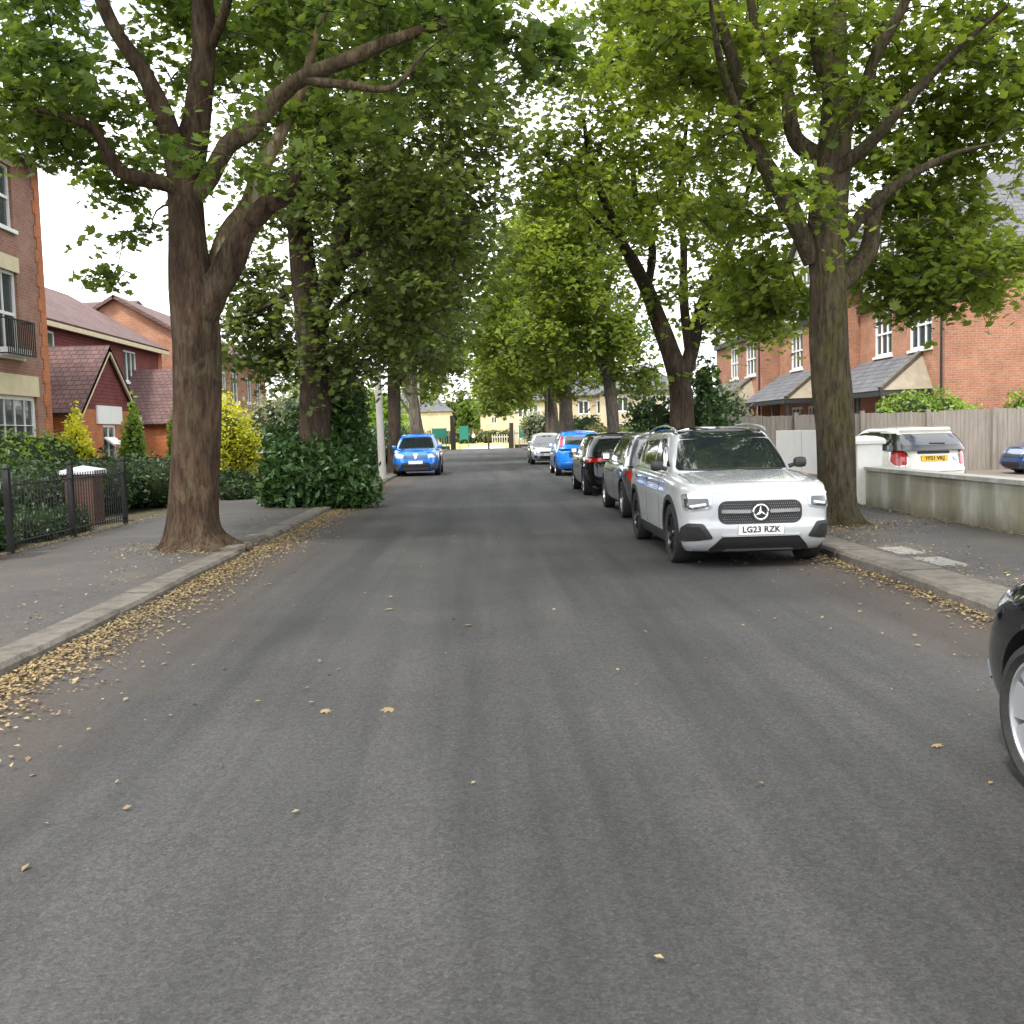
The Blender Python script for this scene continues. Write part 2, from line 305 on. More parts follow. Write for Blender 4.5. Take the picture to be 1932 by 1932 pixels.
class Shell:
    def __init__(s,L,f,r,hw,zb,zt,n,crown):     # f,r: q->distance from nose / from tail;  zb,zt: s->z
        s.L=L;s.f=f;s.r=r;s.hw=hw;s.zb=zb;s.zt=zt;s.n=n;s.crown=crown
        s.T=[(q/40,interp(f,q/40),interp(r,q/40),interp(hw,q/40)) for q in range(41)]
    def prm(s,q):
        q=min(1,max(0,q)); k=min(39,int(q*40)); u=q*40-k; a,b=s.T[k],s.T[k+1]
        return [a[i]*(1-u)+b[i]*u for i in (1,2,3)]
    def q(s,yy,z):
        d=yy; b=interp(s.zb,d); t=interp(s.zt,d); return (z-b)/(t-b)
    def side(s,yy,z,sg=1):                      # yy = distance from nose
        f,r,h=s.prm(s.q(yy,z)); a=s.L-r; t=(2*(yy-f)/(a-f)-1); t=min(.999,abs(t))
        return Vector((sg*h*(1-t**s.n)**(1/s.n),yy-s.L/2,z))
    def end(s,x,z,e=-1):
        yy=.25 if e<0 else s.L-.25
        for _ in range(5):
            f,r,h=s.prm(s.q(yy,z)); a=s.L-r; u=min(.999,abs(x)/h); t=(1-u**s.n)**(1/s.n)
            yy=(a+f)/2+e*t*(a-f)/2
        return Vector((x,yy-s.L/2,z))
    def top(s,x,yy):
        f,r,h=s.prm(1); a=s.L-r; t=min(.999,abs(2*(yy-f)/(a-f)-1)); xe=h*(1-t**s.n)**(1/s.n)
        return Vector((x,yy-s.L/2,interp(s.zt,yy)+s.crown*max(0,1-(x/max(xe,.05))**2)))
    def mesh(s,nq=22,nt=96,M=16):
        vs=[];fs=[]; rings=[]
        for k in range(nq+1):
            q=k/nq; q=q if q<.7 else .7+.3*(1-(1-(q-.7)/.3)**1.0)
            f,r,h=s.prm(q); a=s.L-r; c0=(a+f)/2; hl=(a-f)/2; ring=[]
            for i in range(nt):
                th=2*math.pi*(i+.5)/nt; c,sn=math.cos(th),math.sin(th)
                yy=c0-hl*math.copysign(abs(c)**(2/s.n),c); x=h*math.copysign(abs(sn)**(2/s.n),sn)
                b=interp(s.zb,yy); t=interp(s.zt,yy); ring.append(len(vs)); vs.append((x,yy-s.L/2,b+(t-b)*q))
            rings.append(ring)
        for k in range(nq):
            for i in range(nt):
                j=(i+1)%nt; fs.append((rings[k][i],rings[k][j],rings[k+1][j],rings[k+1][i]))
        for top in (1,0):
            ring=rings[-1] if top else rings[0]; rows=[]
            if not top:
                for i in range(nt//2-1): fs.append((ring[i],ring[nt-1-i],ring[nt-2-i],ring[i+1]))
                continue
            for i in range(nt//2):
                A=ring[i];B=ring[nt-1-i]; row=[A]; xa=vs[A][0]
                for m in range(1,M):
                    u=1-2*m/M; x=xa*u; z=vs[A][2]+(s.crown*(1-u*u)*min(1,abs(xa)/.3) if top else 0)
                    row.append(len(vs)); vs.append((x,vs[A][1],z))
                row.append(B); rows.append(row)
            for i in range(len(rows)-1):
                for m in range(M):
                    q4=(rows[i][m],rows[i+1][m],rows[i+1][m+1],rows[i][m+1]); fs.append(q4 if top else q4[::-1])
            # close the two end strips (ring ends meet side by side)
            for row in ((rows[0],rows[-1]) if top else ()):
                mid=row; fs.append(tuple(mid) if top else tuple(mid)[::-1])
        me=bpy.data.meshes.new('shell'); me.from_pydata(vs,[],fs)
        bm=bmesh.new(); bm.from_mesh(me); bmesh.ops.remove_doubles(bm,verts=bm.verts,dist=.0004); bmesh.ops.recalc_face_normals(bm,faces=bm.faces); bm.to_mesh(me); bm.free()
        return me
def patch(fn,poly,out=.004,inn=.01,step=.09,mb=None,mi=0,flip=False,rnd=0):
    if rnd:                                           # round the corners of the outline
        P=[Vector(p) for p in poly]; Q=[]
        for i,p in enumerate(P):
            a=P[i-1];b=P[(i+1)%len(P)]; ra=min(rnd,(a-p).length*.45); rb=min(rnd,(b-p).length*.45)
            s=p+(a-p).normalized()*ra; e=p+(b-p).normalized()*rb
            for k in range(5): t=k/4; Q.append(s*(1-t)**2+p*2*t*(1-t)+e*t*t)
        poly=Q
    bm=bmesh.new(); vv=[bm.verts.new((p[0],p[1],0)) for p in poly]; bm.faces.new(vv); bmesh.ops.triangulate(bm,faces=bm.faces[:])
    for ax in (0,1):
        lo=min(p[ax] for p in poly); hi=max(p[ax] for p in poly); n=int((hi-lo)/step)
        for k in range(1,n+1):
            c=[0,0,0]; c[ax]=lo+(hi-lo)*k/(n+1); no=[0,0,0]; no[ax]=1
            bmesh.ops.bisect_plane(bm,geom=bm.verts[:]+bm.edges[:]+bm.faces[:],plane_co=c,plane_no=no)
    bm.verts.ensure_lookup_table(); n=len(bm.verts)
    def P(a,b,o):
        p=fn(a,b); e=.004; u=fn(a+e,b)-fn(a-e,b); v=fn(a,b+e)-fn(a,b-e); nn=u.cross(v)
        nn=nn.normalized() if nn.length>1e-9 else Vector((0,0,1))
        return p+nn*o
    sg=-1 if flip else 1
    tp=[P(v.co.x,v.co.y,out*sg) for v in bm.verts]; bt=[P(v.co.x,v.co.y,-inn*sg) for v in bm.verts]
    bm.verts.index_update(); fs=[]
    for f in bm.faces:
        ids=[v.index for v in f.verts]
        if (f.normal.z>0)==flip: ids=ids[::-1]
        fs.append(tuple(ids))
    for e in bm.edges:
        if len(e.link_faces)==1:
            a,b=e.verts[0].index,e.verts[1].index; fs.append((a,b,b+n,a+n))
    mb=mb or MB(); mb.add(tp+bt,fs,mi); bm.free(); return mb
def text_mesh(txt,size,depth=.002):
    c=bpy.data.curves.new('txt','FONT'); c.body=txt; c.size=size; c.extrude=depth; c.align_x='CENTER'; c.align_y='CENTER'; c.resolution_u=2; c.offset=size*.02
    o=bpy.data.objects.new('txt',c); col.objects.link(o); dg=bpy.context.evaluated_depsgraph_get()
    me=bpy.data.meshes.new_from_object(o.evaluated_get(dg)); bpy.data.objects.remove(o); return me
def wheel(parent,x,y,r,wd,sg,style):
    w=empty('wheel',(x,y,r)); w.parent=parent
    hw=wd/2; rr=r*(.70 if style!='cap' else .78)
    t=MB(); t.lathe([(rr,-hw*.8),(r*.86,-hw),(r*.96,-hw*.93),(r,-hw*.7),(r,hw*.7),(r*.96,hw*.93),(r*.86,hw),(rr,hw*.8),(rr,-hw*.8)],40,'x'); t.build('tyre',C_tyre,w,45)
    m=MB(); s=sg
    m.lathe([(rr,s*hw*.82),(rr*.95,s*hw*.84),(rr*.92,s*hw*.6),(rr*.9,-s*hw*.6)],36,'x')
    m.lathe([(rr*.9,-s*hw*.1),(0.001,-s*hw*.1)],36,'x')
    ns={'ten':10,'five':5,'cap':7,'split':5}[style]
    for k in range(ns):
        a=2*math.pi*k/ns+.3
        offs=(-.10,.10) if style in('split','five') else (0,)
        for o in offs:
            wdt={'ten':.055,'five':.07,'cap':.16,'split':.05}[style]
            a1=a+o*1.2; a0=a+o*.3
            p0=Vector((s*hw*.62,rr*.12*math.cos(a0),rr*.12*math.sin(a0))); p1=Vector((s*hw*.74,rr*.94*math.cos(a1),rr*.94*math.sin(a1)))
            m.bar(p0,p1,.03 if style!='cap' else .02,rr*wdt*2,n=4) if False else m.add(*spoke(p0,p1,rr*wdt,rr*wdt*(1.3 if style!='cap' else 2.1),.03,s))
    m.lathe([(.001,s*hw*.80),(rr*.16,s*hw*.78),(rr*.2,s*hw*.55),(rr*.2,0)],20,'x')
    m.build('rim',{'ten':C_rimd,'cap':C_hubcap}.get(style,C_rim),w,40)
    b=MB(); b.lathe([(rr*.62,-s*hw*.3),(rr*.62,0),(.001,0)],24,'x'); b.build('brake_disc',C_chrome if style=='five' else C_under,w)
    return w
def spoke(p0,p1,w0,w1,th,s):
    d=(p1-p0); t=Vector((0,-d.z,d.y)).normalized(); n=Vector((s,0,0)); vs=[]
    for p,w_ in ((p0,w0),(p1,w1)):
        vs+=[p-t*w_+n*0,p+t*w_+n*0,p+t*w_-n*th,p-t*w_-n*th]
    return vs,[(0,1,5,4),(1,2,6,5),(2,3,7,6),(3,0,4,7),(0,3,2,1),(4,5,6,7)]
def make_car(name,loc,rz,c,label,cat,group=None):
    L_,W,H=c['L'],c['W'],c['H']; hw=W/2; pm=c['paint']; r=c['r']; wf=c['wf']; wr=L_-c['wr']
    root=empty(name,loc,rz,label,cat,group)
    zb=c.get('zb',[(0,.22),(.5,.19),(L_-.5,.20),(L_,.27)])
    B=Shell(L_,c['nose'],c['tail'],c.get('hwp') and [(a,b*hw) for a,b in c['hwp']] or [(0,.885*hw),(.08,.945*hw),(.3,.985*hw),(.55,hw),(.78,.985*hw),(.9,.955*hw),(.97,.915*hw),(1,.87*hw)],zb,c['ztop'],c.get('n',6),c.get('crown',.035))
    me=B.mesh(); bo=link('body',me,[pm,C_under],root)
    cut=MB()
    for yy in (wf,wr):
        for sg in (-1,1):
            n=40;R=r+.055; a=[];x0,x1=sg*(hw-.34),sg*(hw+.3)
            vs=[(x,yy-L_/2+R*math.cos(2*math.pi*k/n),r+R*math.sin(2*math.pi*k/n)) for x in (x0,x1) for k in range(n)]
            fs=[(k,(k+1)%n,n+(k+1)%n,n+k) for k in range(n)]+[tuple(range(n))[::-1],tuple(range(n,2*n))]
            if sg<0: fs=[f[::-1] for f in fs]
            cut.add(vs,fs)
    co=cut.build('cut',C_under,root); cm=co.data; bm=bmesh.new(); bm.from_mesh(cm); bmesh.ops.recalc_face_normals(bm,faces=bm.faces); bm.to_mesh(cm); bm.free()
    md=bo.modifiers.new('b','BOOLEAN'); md.object=co; md.operation='DIFFERENCE'; md.solver='EXACT'
    dg=bpy.context.evaluated_depsgraph_get(); nm=bpy.data.meshes.new_from_object(bo.evaluated_get(dg)); bo.modifiers.clear(); bo.data=nm; bpy.data.objects.remove(co)
    nm.materials.clear(); nm.materials.append(pm); nm.materials.append(C_under)
    for p in nm.polygons:
        p.material_index=0
        for yy in (wf,wr):
            if math.hypot(p.center.y-(yy-L_/2),p.center.z-r)<r+.0545 and hw-.36<abs(p.center.x) and (abs(p.center.x)<hw-.28 or abs(p.normal.x)<.5): p.material_index=1
            if abs(math.hypot(p.center.y-(yy-L_/2),p.center.z-r)-(r+.055))<.003 and abs(p.center.x)<hw-.02 and abs(p.center.x)>hw-.36: p.material_index=1
        if p.normal.z<-.9: p.material_index=1
    nm.polygons.foreach_set('use_smooth',[True]*len(nm.polygons)); nm.set_sharp_from_angle(angle=R_(38))
    # cabin
    g=c['gh']; zg=g['z']
    G=Shell(L_,[(0,g['f0']),(.5,(g['f0']+g['f1'])/2-.03),(.9,g['f1']-.03),(1,g['f1']+.1)],[(0,g['r0']),(.5,(g['r0']+g['r1'])/2-.03),(.9,g['r1']-.02),(1,g['r1']+.1)],
            [(0,g['w0']),(.5,(g['w0']+g['w1'])/2+.015),(.86,g['w1']+.015),(.95,g['w1']-.02),(1,g['w1']-.09)],[(0,zg),(L_,zg)],g['roof'],g.get('n',9),.03)
    cab=link('cabin',G.mesh(18,96,14),g.get('paint',pm),root); cab.data.polygons.foreach_set('use_smooth',[True]*len(cab.data.polygons)); cab.data.set_sharp_from_angle(angle=R_(40))
    if 'roofpaint' in g:
        cab.data.materials.append(g['roofpaint'])
        for p in cab.data.polygons:
            if p.center.z>interp(g['roof'],p.center.y+L_/2)-g.get('rd',.05): p.material_index=1
    sF=lambda x,z:G.end(x,z,-1); sR=lambda x,z:G.end(x,z,1); sL=lambda y,z:G.side(y,z,-1); sRt=lambda y,z:G.side(y,z,1)
    bF=lambda x,z:B.end(x,z,-1); bR=lambda x,z:B.end(x,z,1); bL=lambda y,z:B.side(y,z,-1); bRt=lambda y,z:B.side(y,z,1)
    zf0,zf1=g['ws']; a0,a1=g['wsw']
    patch(sF,[(-a0,zf0),(a0,zf0),(a1,zf1),(0,zf1+.02),(-a1,zf1)],.004,.01,.1,flip=False,rnd=.06).build('windscreen',C_glass,root,40)
    z0,z1=g['rw']; a0,a1=g['rww']
    patch(sR,[(-a0,z0),(a0,z0),(a1,z1),(-a1,z1)],.005,.01,.1,flip=True,rnd=.08).build('rear_window',C_glass,root,40)
    for poly in g['sides']:
        for fn,fl in ((sL,True),(sRt,False)): patch(fn,poly,.005,.01,.12,flip=fl,rnd=.035).build('side_window',C_glass,root,40)
    for k in c.get('doors',[]):
        for fn,fl in ((bL,True),(bRt,False)):
            patch(fn,[(k,.30),(k+.008,.30),(k+.008,c['belt']-.02),(k,c['belt']-.02)],.0015,.004,.1,flip=fl).build('door_seam',C_under,root)
    for k in c.get('handles',[]):
        for fn,fl in ((bL,True),(bRt,False)):
            patch(fn,[(k,c['belt']-.14),(k+.19,c['belt']-.135),(k+.19,c['belt']-.105),(k,c['belt']-.11)],.03,.0,.05,flip=fl,rnd=.015).build('door_handle',c.get('hmat',pm),root,40)
    if c.get('clad'):
        for yy in (wf,wr):
            for sg,fn in ((-1,bL),(1,bRt)):
                mb=MB(); R0=r+.052; R1=r+.115; vs=[];n=22
                for k in range(n+1):
                    a=R_(-22)+R_(224)*k/n
                    for R,o in ((R0,.012),(R1,.012),(R1,-.01),(R0,-.05)):
                        y_=yy+R*math.cos(a); z_=max(.215,r+R*math.sin(a)); p=fn(min(max(y_,.02),L_-.02),z_); vs.append((p.x+sg*o,p.y,p.z))
                fs=[(4*k+j,4*k+(j+1)%4,4*k+4+(j+1)%4,4*k+4+j) for k in range(n) for j in range(4)]
                mb.add(vs,fs).build('arch_trim',C_plastic,root,40)
        for fn,fl in ((bL,True),(bRt,False)): patch(fn,[(wf+r+.1,.215),(wr-r-.1,.215),(wr-r-.13,.36),(wf+r+.13,.36)],.014,.01,.2,flip=fl).build('sill_trim',C_plastic,root,40)
    for it in c['items']:
        nm_,surf,poly,mt,o,rn=it[:6]
        fn,fl={'F':(bF,False),'R':(bR,True),'GR':(sR,True),'GF':(sF,False),'T':(lambda x,y:B.top(x,y),False),'GT':(lambda x,y:G.top(x,y),False),'L':(bL,True),'S':(bRt,False)}[surf]
        polys=[poly]
        if len(it)>6 and it[6]=='mir': polys=[poly,[(-p[0],p[1]) for p in poly][::-1]]
        if surf=='S' or surf=='L': polys=[poly]
        for p_ in polys: patch(fn,p_,o,.012,.06,flip=fl,rnd=rn).build(nm_,mt,root,40)
        if surf=='S': patch(bL,poly,o,.012,.06,flip=True,rnd=rn).build(nm_,mt,root,40)
    # number plates
    for e,key in ((-1,'pf'),(1,'pr')):
        if key in c:
            px,pz,txt=c[key]; fn=bF if e<0 else bR; p=fn(px,pz); y=p.y+e*.022
            pl=MB(); pl.box(px-.26,px+.26,min(y,y-e*.018),max(y,y-e*.018),pz-.056,pz+.056); po=pl.build('number_plate',C_plate if e<0 else C_platey,root)
            if txt:
                tm=text_mesh(txt,.098); to=link('plate_lettering',tm,C_ink,po); to.location=(px,y+e*.0035,pz); to.rotation_euler=(R_(90),0,0 if e<0 else math.pi); to.scale=(1.03,1,1)
    # mirrors
    my,mz=c['mir']
    for sg in (-1,1):
        mb=MB(); b_=B.side(my,mz-.03,sg); x=b_.x
        mb.tube([(x-sg*.03,my-L_/2,mz-.03),(x+sg*.06,my-L_/2-.0,mz)],[.03,.022],8)
        hv=[];
        for k,(dx,w_,h_) in enumerate(((.03,.04,.04),(.05,.06,.062),(.11,.065,.07),(.165,.052,.062),(.185,.028,.036))):
            for j in range(12):
                a=2*math.pi*j/12; hv.append((x+sg*dx,my-L_/2-.02+w_*math.copysign(abs(math.cos(a))**.6,math.cos(a)),mz+.02+h_*math.copysign(abs(math.sin(a))**.6,math.sin(a))))
        fs=[(i*12+j,i*12+(j+1)%12,i*12+12+(j+1)%12,i*12+12+j) for i in range(4) for j in range(12)]+[tuple(range(12))[::-1],tuple(range(48,60))]
        mb.add(hv,fs); mo=mb.build('door_mirror',c.get('mmat',pm),root,50)
        gl=MB(); gl.box(min(x+sg*.05,x+sg*.165),max(x+sg*.05,x+sg*.165),my-L_/2+.036,my-L_/2+.050,mz-.025,mz+.065); gl.build('mirror_glass',C_chrome,mo)
    for yy in (wf,wr):
        for sg in (-1,1): wheel(root,sg*(hw-c.get('inset',.115)),yy-L_/2,r,c.get('tw',.21),sg,c['rim'])
    u=MB(); u.box(-hw+.35,hw-.35,-L_/2+.3,L_/2-.3,.17,.24); u.build('underbody',C_under,root)
    return root,B,G
def std(L_,W,H,paintm,**k):
    """a generic small hatchback; sizes in metres, s measured from the nose"""
    bz=k.get('bz',.93)
    c=dict(L=L_,W=W,H=H,paint=paintm,r=.31,wf=.80,wr=.72,belt=bz,rim='five',mir=(1.33,bz+.06),
      nose=[(0,.12),(.2,.02),(.4,0),(.65,.03),(.85,.09),(1,.2)],tail=[(0,.08),(.25,.0),(.5,.02),(.8,.06),(1,.14)],
      ztop=[(0,.66),(.18,.74),(.6,.87),(1.05,.95),(1.5,bz+.01),(L_-.7,bz+.03),(L_-.25,bz+.02),(L_,bz-.06)],
      doors=[1.32,2.35],handles=[2.12,2.98],
      gh=dict(z=bz-.04,f0=.95,f1=1.72,r0=.10,r1=.52,w0=hw_(W)-.06,w1=hw_(W)-.24,roof=[(1.2,H-.10),(1.8,H-.04),(2.4,H-.03),(3.1,H-.05),(L_-.4,H-.12),(L_,H-.2)],
        ws=(bz+.03,H-.15),wsw=(hw_(W)-.17,hw_(W)-.34),rw=(bz+.08,H-.19),rww=(hw_(W)-.2,hw_(W)-.36),
        sides=[[(1.22,bz+.04),(2.30,bz+.04),(2.30,H-.13),(1.92,H-.14)],[(2.37,bz+.04),(3.12,bz+.06),(3.02,H-.14),(2.37,H-.13)],[(3.19,bz+.08),(3.52,bz+.14),(3.38,H-.19),(3.1,H-.15)]]),items=[])
    c.update(k); return c
def hw_(W): return W/2
def rect(x0,x1,z0,z1): return [(x0,z0),(x1,z0),(x1,z1),(x0,z1)]
FRONT=[('headlight','F',[(.44,.60),(.74,.64),(.79,.74),(.70,.75),(.48,.69)],C_lamp,.012,.03,'mir'),
       ('grille','F',rect(-.42,.42,.52,.60),C_plastic,.006,.03),('air_intake','F',[(-.40,.27),(.40,.27),(.46,.40),(-.46,.40)],C_plastic,.006,.04),
       ('fog_light','F',rect(.55,.70,.32,.42),C_lampd,.008,.03,'mir')]
REAR=[('tail_light','R',[(.50,.66),(.76,.64),(.80,.80),(.55,.84)],C_red,.014,.03,'mir'),('bumper_insert','R',[(-.6,.28),(.6,.28),(.64,.38),(-.64,.38)],C_plastic,.008,.03),
      ('boot_seam','R',[(-.58,.42),(.58,.42),(.58,.43),(-.58,.43)],C_under,.002,0),('wiper','GR',[(-.02,.99),(.30,1.02),(.30,1.035),(-.02,1.01)],C_plastic,.014,0)]
def build_cars():
    # --- white compact SUV, nose towards us
    L_,W,H=4.63,1.83,1.66
    sd_=[[(1.58,1.16),(2.55,1.15),(2.55,1.515),(2.18,1.52)],[(2.64,1.15),(3.50,1.15),(3.50,1.50),(2.64,1.515)],[(3.58,1.16),(4.02,1.19),(3.98,1.42),(3.58,1.49)]]
    mesh_lo=[(-.42,.545),(.42,.545),(.475,.60),(.475,.735),(.42,.785),(-.42,.785),(-.475,.735),(-.475,.60)]
    c=dict(L=L_,W=W,H=H,paint=P_white,r=.365,wf=.86,wr=.94,belt=1.10,rim='ten',mir=(1.55,1.16),mmat=C_plastic,n=8.5,crown=.03,tw=.235,inset=.125,clad=True,hwp=[(0,.90),(.08,.955),(.3,.985),(.55,.995),(.70,1.0),(.80,.985),(.92,.975),(.975,.95),(1,.91)],
      nose=[(0,.13),(.12,.04),(.3,0),(.4,.0),(.47,.025),(.75,.03),(.88,.045),(.96,.075),(1,.13)],tail=[(0,.08),(.25,.0),(.5,.02),(.8,.05),(1,.12)],
      ztop=[(0,.925),(.10,.965),(.3,1.0),(.8,1.05),(1.25,1.085),(1.7,1.095),(3.6,1.11),(4.4,1.10),(4.63,1.04)],
      doors=[1.62,2.60],handles=[2.33,3.27],hmat=C_chrome,
      gh=dict(z=1.02,f0=1.12,f1=1.86,r0=.12,r1=.42,w0=.80,w1=.655,n=8,roofpaint=P_gloss,rd=.045,roof=[(1.4,1.54),(1.95,1.605),(2.6,1.64),(3.4,1.63),(4.2,1.56),(4.63,1.5)],
        ws=(1.115,1.50),wsw=(.725,.60),rw=(1.17,1.47),rww=(.62,.52),sides=sd_),
      items=[('grille_surround','F',[(-.43,.53),(.43,.53),(.49,.59),(.49,.745),(.43,.80),(-.43,.80),(-.49,.745),(-.49,.59)],C_plastic,.004,.05),
       ('grille','F',mesh_lo,C_plastic,.010,.04),
       ('headlight','F',[(.575,.72),(.80,.685),(.852,.70),(.862,.86),(.84,.89),(.585,.88),(.555,.85)],C_lamp,.010,.025,'mir'),
       ('corner_intake','F',[(.55,.37),(.80,.335),(.87,.31),(.87,.49),(.82,.545),(.66,.54)],C_plastic,.010,.03,'mir'),
       ('lower_intake','F',[(-.60,.222),(.60,.222),(.45,.385),(-.45,.385)],C_plastic,.010,.03),
       ('skid_plate','F',[(-.42,.205),(.42,.205),(.40,.235),(-.40,.235)],C_rim,.022,.01),
       ('roof_glass','GT',[(-.56,1.98),(.56,1.98),(.57,2.6),(.57,3.9),(-.57,3.9),(-.57,2.6)],C_glass,.006,.05),('windscreen_header','GF',[(-.585,1.512),(.585,1.512),(.56,1.575),(-.56,1.575)],C_glass,.004,.02),
       ('bonnet_seam','T',[(-.735,.30),(-.725,.30),(-.735,1.1),(-.745,1.1)],C_under,.002,0,'mir'),('wiper','GF',[(-.62,1.115),(.02,1.10),(.02,1.112),(-.62,1.13)],C_plastic,.016,0),('wiper','GF',[(.05,1.115),(.62,1.10),(.62,1.112),(.05,1.13)],C_plastic,.016,0),
       ('intake_mesh','F',[(.62,.385),(.81,.36),(.83,.50),(.70,.51)],C_under,.014,.02,'mir'),('bumper_lip','F',[(-.44,.392),(.44,.392),(.46,.41),(-.46,.41)],P_white,.02,.005),
       ('bonnet_crease','T',[(-.52,.22),(-.50,.22),(-.58,1.1),(-.60,1.1)],P_white,.016,0,'mir'),
       ('bonnet_badge','T',[(-.02,.16),(.02,.16),(.02,.20),(-.02,.20)],C_chrome,.004,.015)],
      pf=(0,.465,'LG23 RZK'))
    root,B,G=make_car('parked_suv',(2.91,10.62+L_*.905/2,0),0,c,'white SUV with black wheels and star badge, parked beside the big right trunk','suv','cars parked along the right kerb')
    # lamp internals, grille mesh, badge
    lampsl=[o for o in root.children if o.name.startswith('headlight')]
    for o,sg in zip(lampsl,(1,-1)):
        for nm_,q,mt_,of in (('lamp_reflector',[(.59,.735),(.79,.705),(.835,.72),(.84,.83),(.60,.835)],C_lampd,.013),('lamp_strip',[(.62,.76),(.79,.73),(.80,.755),(.63,.785)],C_lamp,.018),('lamp_strip',[(.60,.845),(.82,.855),(.82,.872),(.60,.862)],C_chrome,.018)):
            pp=[(sg*a,b) for a,b in q]; pp=pp if sg>0 else pp[::-1]
            patch(lambda x,z:B.end(x,z,-1),pp,of,.0,.06,rnd=.02).build(nm_,mt_,o,40)
    gr=[o for o in root.children if o.name.split('.')[0]=='grille'][0]
    mb=MB()
    for iz in range(8):
        for ix in range(-19,20):
            x=ix*.0235+(iz%2)*.0117; z=.560+iz*.0285
            if abs(x)>.44 or (abs(x)<.10): continue
            p=B.end(x,z,-1); e=.0062
            mb.add([(x-e,p.y-.0165,z),(x,p.y-.0165,z-e),(x+e,p.y-.0165,z),(x,p.y-.0165,z+e),(x,p.y-.022,z)],[(0,1,4),(1,2,4),(2,3,4),(3,0,4)])
    mb.build('grille_studs',C_rim,gr)
    for sg in (-1,1):
        q=[(sg*.11,.655),(sg*.46,.66),(sg*.46,.70),(sg*.11,.695)]; q=q if sg>0 else q[::-1]
        patch(lambda x,z:B.end(x,z,-1),q,.036,.0,.06,rnd=.01).build('grille_bar',C_chrome,gr,40)
    ey=B.end(0,.665,-1).y-.035; e=empty('emblem',(0,ey,.665)); e.parent=gr
    m=MB(); R=.098; vs=[]; nn=36
    for k in range(nn):
        a=2*math.pi*k/nn
        for j in range(8):
            b=2*math.pi*j/8; rr=R-.013+.013*math.cos(b); vs.append((rr*math.cos(a),.010*math.sin(b),rr*math.sin(a)))
    m.add(vs,[(k*8+j,k*8+(j+1)%8,((k+1)%nn)*8+(j+1)%8,((k+1)%nn)*8+j) for k in range(nn) for j in range(8)]); m.build('emblem_ring',C_chrome,e,50)
    m=MB(); c0=len(m.v); rim=[]
    for k in range(6):
        a=math.pi/2+math.pi*k/3; rr=R-.012 if k%2==0 else .020; rim.append((rr*math.cos(a),0,rr*math.sin(a)))
    m.add([(0,-.016,0)]+rim+[(0,.008,0)],[(0,1+k,1+(k+1)%6) for k in range(6)]+[(7,1+(k+1)%6,1+k) for k in range(6)]); m.build('emblem_star',C_chrome,e)
    m=MB(); m.lathe([(.001,.012),(R-.01,.012),(R-.01,.02),(.001,.02)],30,'y'); m.build('emblem_back',C_plastic,e)
    for sg in (-1,1):
        m=MB(); pts=[(sg*.60,y-L_/2,G.top(0.6,y).z+dz) for y,dz in ((1.95,.0),(2.1,.035),(2.7,.05),(3.4,.05),(3.95,.035),(4.1,-.005))]
        m.tube(catmull(pts,16),[.016]*17,8); m.build('roof_rail',C_chrome,root,50)
    root.scale=(.905,.905,.905)
    # --- grey hatchback, nose away
    c=std(4.0,1.72,1.47,P_grey,rim='five',items=FRONT+REAR,pr=(0,.52,''))
    make_car('parked_hatchback',(3.22,18.75,0),math.pi,c,'grey hatchback parked nose to tail right behind the white SUV','car','cars parked along the right kerb')
    c=std(4.15,1.74,1.46,P_black,rim='split',items=FRONT+[('tail_light','R',[(.36,.80),(.78,.76),(.82,.88),(.60,.93)],C_red,.014,.03,'mir')]+REAR[1:],pr=(0,.66,''))
    make_car('parked_hatchback',(3.22,25.3,0),math.pi,c,'black hatchback with a red tail lamp, parked between the grey and the blue cars','car','cars parked along the right kerb')
    # --- blue tall hatchback with high tail lamps
    c=std(3.9,1.68,1.53,P_blue2,rim='cap',bz=.95,
      items=FRONT+[('tail_light','GR',[(.60,1.00),(.70,.98),(.62,1.34),(.55,1.36)],C_red,.02,.02,'mir'),('brake_light','GR',rect(-.14,.14,1.395,1.425),C_red,.02,.01),
        ('wiper','GR',[(-.02,1.03),(.32,1.06),(.32,1.075),(-.02,1.05)],C_plastic,.016,0),('plate_recess','R',rect(-.40,.40,.62,.80),P_navy,.002,.04),('boot_seam','R',rect(-.62,.62,.50,.512),C_under,.003,0),
        ('boot_handle','R',rect(-.2,.2,.82,.845),C_chrome,.012,.01)],pr=(0,.69,'LC58 KZH'))
    c['gh']['r0']=.05; c['gh']['r1']=.30; c['gh']['rw']=(1.06,1.36); c['gh']['rww']=(.56,.47)
    c['pr']=(0,.70,'')
    make_car('parked_hatchback',(3.32,36.0,0),math.pi,c,'bright blue hatchback seen from behind, its tall red lamps beside the rear window','car','cars parked along the right kerb')
    c=std(4.0,1.70,1.46,P_silver,rim='split',items=FRONT+REAR,pf=(0,.46,''))
    make_car('parked_hatchback',(3.12,48.9,0),0,c,'white silvery hatchback facing us, farthest of the parked row, beyond the blue one','car','cars parked along the right kerb')
